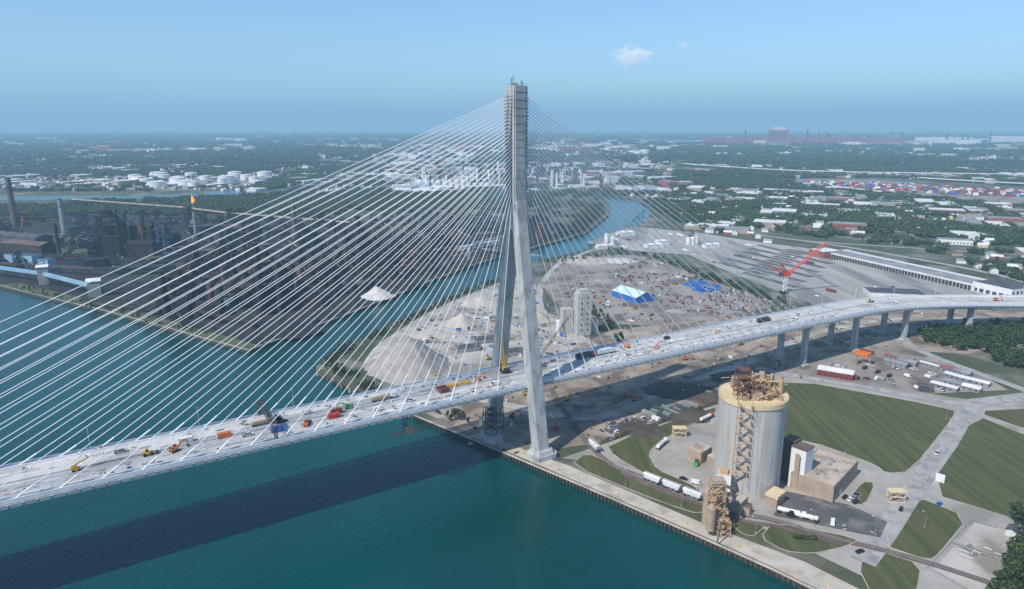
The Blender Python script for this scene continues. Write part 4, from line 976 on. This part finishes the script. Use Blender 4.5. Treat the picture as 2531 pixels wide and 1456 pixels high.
def scatter(name,pts,meshes):
    par=empty(name)
    for mi,me in enumerate(meshes):
        vs=[];fs=[]
        for j,(x,y,s) in enumerate(pts):
            if j%len(meshes)!=mi: continue
            a=R.uniform(0,6.28); o=len(vs)
            for q in range(4): vs.append((x+math.cos(a+q*math.pi/2)*s*.7071,y+math.sin(a+q*math.pi/2)*s*.7071,0))
            fs.append((o,o+1,o+2,o+3))
        em=bpy.data.meshes.new(name+'_points'); em.from_pydata(vs,[],fs); o=bpy.data.objects.new(name+'_points',em); C.objects.link(o); o.parent=par
        o.instance_type='FACES'; o.use_instance_faces_scale=True; o.instance_faces_scale=1; o.show_instancer_for_render=False; o.show_instancer_for_viewport=False
        c=bpy.data.objects.new('tree_crown',me); C.objects.link(c); c.parent=o
pts=[]
W=[(384,612),(398,640),(440,655),(560,655),(800,655),(800,540),(560,505),(440,500),(418,530),(408,575)]
for i in range(9000):
    x=R.uniform(380,760);y=R.uniform(495,655)
    if inside(x,y,W) and noise.noise(Vector((x*.03,y*.03,1)))>-.32: pts.append((x,y,R.uniform(.6,1.15)))
    if len(pts)>1900: break
def line(p,q,n,j,s0=.4,s1=.8):
    for i in range(n):
        t=R.random(); pts.append((p[0]+(q[0]-p[0])*t+R.uniform(-j,j),p[1]+(q[1]-p[1])*t+R.uniform(-j,j),R.uniform(s0,s1)))
line((100,655),(75,770),20,6);line((60,990),(180,1060),30,9);line((259,881),(215,1040),30,6);line((309,750),(259,881),46,7,.5,.9);line((215,1040),(150,1110),16,8);line((215,1700),(120,1280),170,13,.9,1.4);line((205,1560),(90,1240),60,10,.8,1.3);line((345,1700),(175,1180),30,4,.35,.6)
line((-240,592),(-160,760),22,3,.3,.5);line((-150,775),(-20,1040),36,5,.3,.6);line((-630,840),(-300,635),60,6,.25,.5)
line((-156,545),(-128,518),60,6,.25,.45);line((-150,600),(-156,550),60,5,.25,.5);line((-140,610),(-65,785),110,5,.25,.5);line((-118,503),(-70,455),60,5,.25,.45);line((-60,795),(-15,880),40,4,.3,.5)
line((96,607),(104,613),6,2,.8,1.0);line((92,648),(96,655),4,3,.7,.9)
pts+=[(-39,437,.95),(-35,435,.7),(-45,441,.5),(-52,445,.45),(-60,452,.4),(-30,430,.35),(-42,434,.6)]
for i in range(190):
    t=R.random(); o_=R.uniform(-5,16); pts.append((254-t*52+o_*.75,293-t*50-o_*.7,R.uniform(.65,1.15)))
line((262,305),(345,225),80,8,.7,1.1);line((146,248),(152,250),3,1,.4,.5)
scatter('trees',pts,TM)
b=MB(); rr=random.Random(3)
for i in range(18): leafclump(b,(144+rr.uniform(-5,5),296.5+rr.uniform(-1.2,1.2),1),1.2,26,.3,rr)
b.obj('shrub_bed')
pts=[]
for i in range(60000):
    y=800+2900*R.random()**1.1; x=R.uniform(-.88,.88)*(y+150)
    if x<350 and y<1500: continue
    if inside(x,y,[(480,690),(660,690),(670,1100),(450,1340),(380,1340)]): continue
    if not ok(x,y): continue
    if -560*(y/3000)<x<700*(y/3000) and y>2050 and R.random()<.86: continue
    d=noise.noise(Vector((x*.0035,y*.0035,8)))+.5*noise.noise(Vector((x*.014,y*.014,4)))
    lim=-.1 if x>0 else -.03
    if d<lim and R.random()<.93: continue
    if x<-880 and 2150<y<2760 and R.random()<.9: continue
    s=R.uniform(14,26)*(1+(y-1000)/4500); pts.append((x,y,s))
    if len(pts)>14500: break
for i in range(900):
    t=R.random(); x=-880+t*720+R.uniform(-60,60); y=1700+R.uniform(-120,200)+R.uniform(0,160)*t; pts.append((x,y,R.uniform(16,30)))
for i in range(260):
    x=R.uniform(-560,-380);y=R.uniform(910,1080)
    if noise.noise(Vector((x*.01,y*.01,1)))>0: pts.append((x,y,R.uniform(7,13)))
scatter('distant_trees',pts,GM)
pts=[]
for i in range(40000):
    y=3500+11000*R.random()**1.3; x=R.uniform(-.88,.88)*y
    d=noise.noise(Vector((x*.0009,y*.0009,8)))+.5*noise.noise(Vector((x*.004,y*.004,4)))
    if d<-.05 and R.random()<.9: continue
    if -600*(y/3000)<x<600*(y/3000) and y<6500 and R.random()<.6: continue
    pts.append((x,y,R.uniform(40,80)*(.6+y/9000)))
    if len(pts)>9000: break
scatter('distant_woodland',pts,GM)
# ------------------------------------------------------------ haze, cloud, light, camera
m=bpy.data.materials.new('haze'); m.use_nodes=True; nt=m.node_tree; nt.nodes.clear(); out=nt.nodes.new('ShaderNodeOutputMaterial')
SG=1/9000; HC=(.25,.475,.71)
ab=nt.nodes.new('ShaderNodeVolumeAbsorption'); ab.inputs['Color'].default_value=(0,0,0,1); ab.inputs['Density'].default_value=SG
em=nt.nodes.new('ShaderNodeEmission'); em.inputs['Color'].default_value=(*HC,1); em.inputs['Strength'].default_value=SG  # self-glowing haze: emission stands in for sunlight scattered by the air
ad=nt.nodes.new('ShaderNodeAddShader'); nt.links.new(ab.outputs[0],ad.inputs[0]); nt.links.new(em.outputs[0],ad.inputs[1]); nt.links.new(ad.outputs[0],out.inputs['Volume'])
M['haze']=m; b=MB(); b.box(0,20000,-20,130000,90000,970,'haze'); b.obj('sky_haze')
m=bpy.data.materials.new('cloud_volume'); m.use_nodes=True; nt=m.node_tree; nt.nodes.clear(); N=nt.nodes; L=nt.links; out=N.new('ShaderNodeOutputMaterial')
tc=N.new('ShaderNodeTexCoord'); ln=N.new('ShaderNodeVectorMath'); ln.operation='LENGTH'; L.new(tc.outputs['Object'],ln.inputs[0])
nz=N.new('ShaderNodeTexNoise'); nz.inputs['Scale'].default_value=2.4; nz.inputs['Detail'].default_value=6; L.new(tc.outputs['Object'],nz.inputs['Vector'])
a1=N.new('ShaderNodeMath'); a1.operation='MULTIPLY_ADD'; a1.inputs[1].default_value=2.4; a1.inputs[2].default_value=-.42; L.new(nz.outputs['Fac'],a1.inputs[0])
a2=N.new('ShaderNodeMath'); a2.operation='SUBTRACT'; L.new(a1.outputs[0],a2.inputs[0]); L.new(ln.outputs['Value'],a2.inputs[1])
a3=N.new('ShaderNodeMath'); a3.operation='MULTIPLY'; a3.use_clamp=True; a3.inputs[1].default_value=2; L.new(a2.outputs[0],a3.inputs[0])
a4=N.new('ShaderNodeMath'); a4.operation='MULTIPLY'; a4.inputs[1].default_value=.018; L.new(a3.outputs[0],a4.inputs[0])
pv=N.new('ShaderNodeVolumePrincipled'); L.new(a4.outputs[0],pv.inputs['Density']); pv.inputs['Color'].default_value=(1,1,1,1)
pv.inputs['Emission Color'].default_value=(.80,.82,.88,1); a5=N.new('ShaderNodeMath'); a5.operation='MULTIPLY'; a5.inputs[1].default_value=.55; L.new(a4.outputs[0],a5.inputs[0]); L.new(a5.outputs[0],pv.inputs['Emission Strength'])  # cloud glows a little: emission added in place of multiply scattered light
L.new(pv.outputs[0],out.inputs['Volume'])
def cloud(loc,sc):
    bpy.ops.mesh.primitive_ico_sphere_add(subdivisions=3,radius=1,location=loc); o=bpy.context.object; o.name='cloud'; o.scale=sc; o.data.materials.append(m)
cloud((1003,6000,762),(205,150,95)); cloud((1500,6300,880),(60,50,32))
w=bpy.data.worlds.new('World'); bpy.context.scene.world=w; w.use_nodes=True; nt=w.node_tree
sk=nt.nodes.new('ShaderNodeTexSky'); sk.sky_type='NISHITA'; sk.sun_disc=False; EL=48
sk.sun_elevation=math.radians(EL); sk.sun_rotation=math.radians(225); sk.altitude=0; sk.dust_density=.2; sk.ozone_density=3.0; sk.air_density=1.0
bg=nt.nodes['Background']; bg.inputs['Strength'].default_value=.125
tn=nt.nodes.new('ShaderNodeMixRGB'); tn.blend_type='MULTIPLY'; tn.inputs[0].default_value=1; tn.inputs[2].default_value=(.98,1.14,1.30,1)
nt.links.new(sk.outputs[0],tn.inputs[1]); nt.links.new(tn.outputs[0],bg.inputs['Color'])
sd=bpy.data.lights.new('sun','SUN'); sd.energy=4.9; sd.angle=math.radians(.5); sd.color=(1,.94,.85); so=bpy.data.objects.new('sun',sd); C.objects.link(so)
d=Vector((.707*math.cos(math.radians(EL)),.707*math.cos(math.radians(EL)),-math.sin(math.radians(EL)))); so.rotation_euler=d.to_track_quat('-Z','Y').to_euler()
cam=bpy.data.cameras.new('camera'); co=bpy.data.objects.new('camera',cam); C.objects.link(co); cam.sensor_width=36; cam.lens=24; cam.clip_start=1; cam.clip_end=150000
co.location=(0,0,197); co.rotation_euler=(math.radians(90-13.9),0,0); bpy.context.scene.camera=co
sc=bpy.context.scene; sc.view_settings.view_transform='Standard'; sc.view_settings.look='None'; sc.view_settings.exposure=0
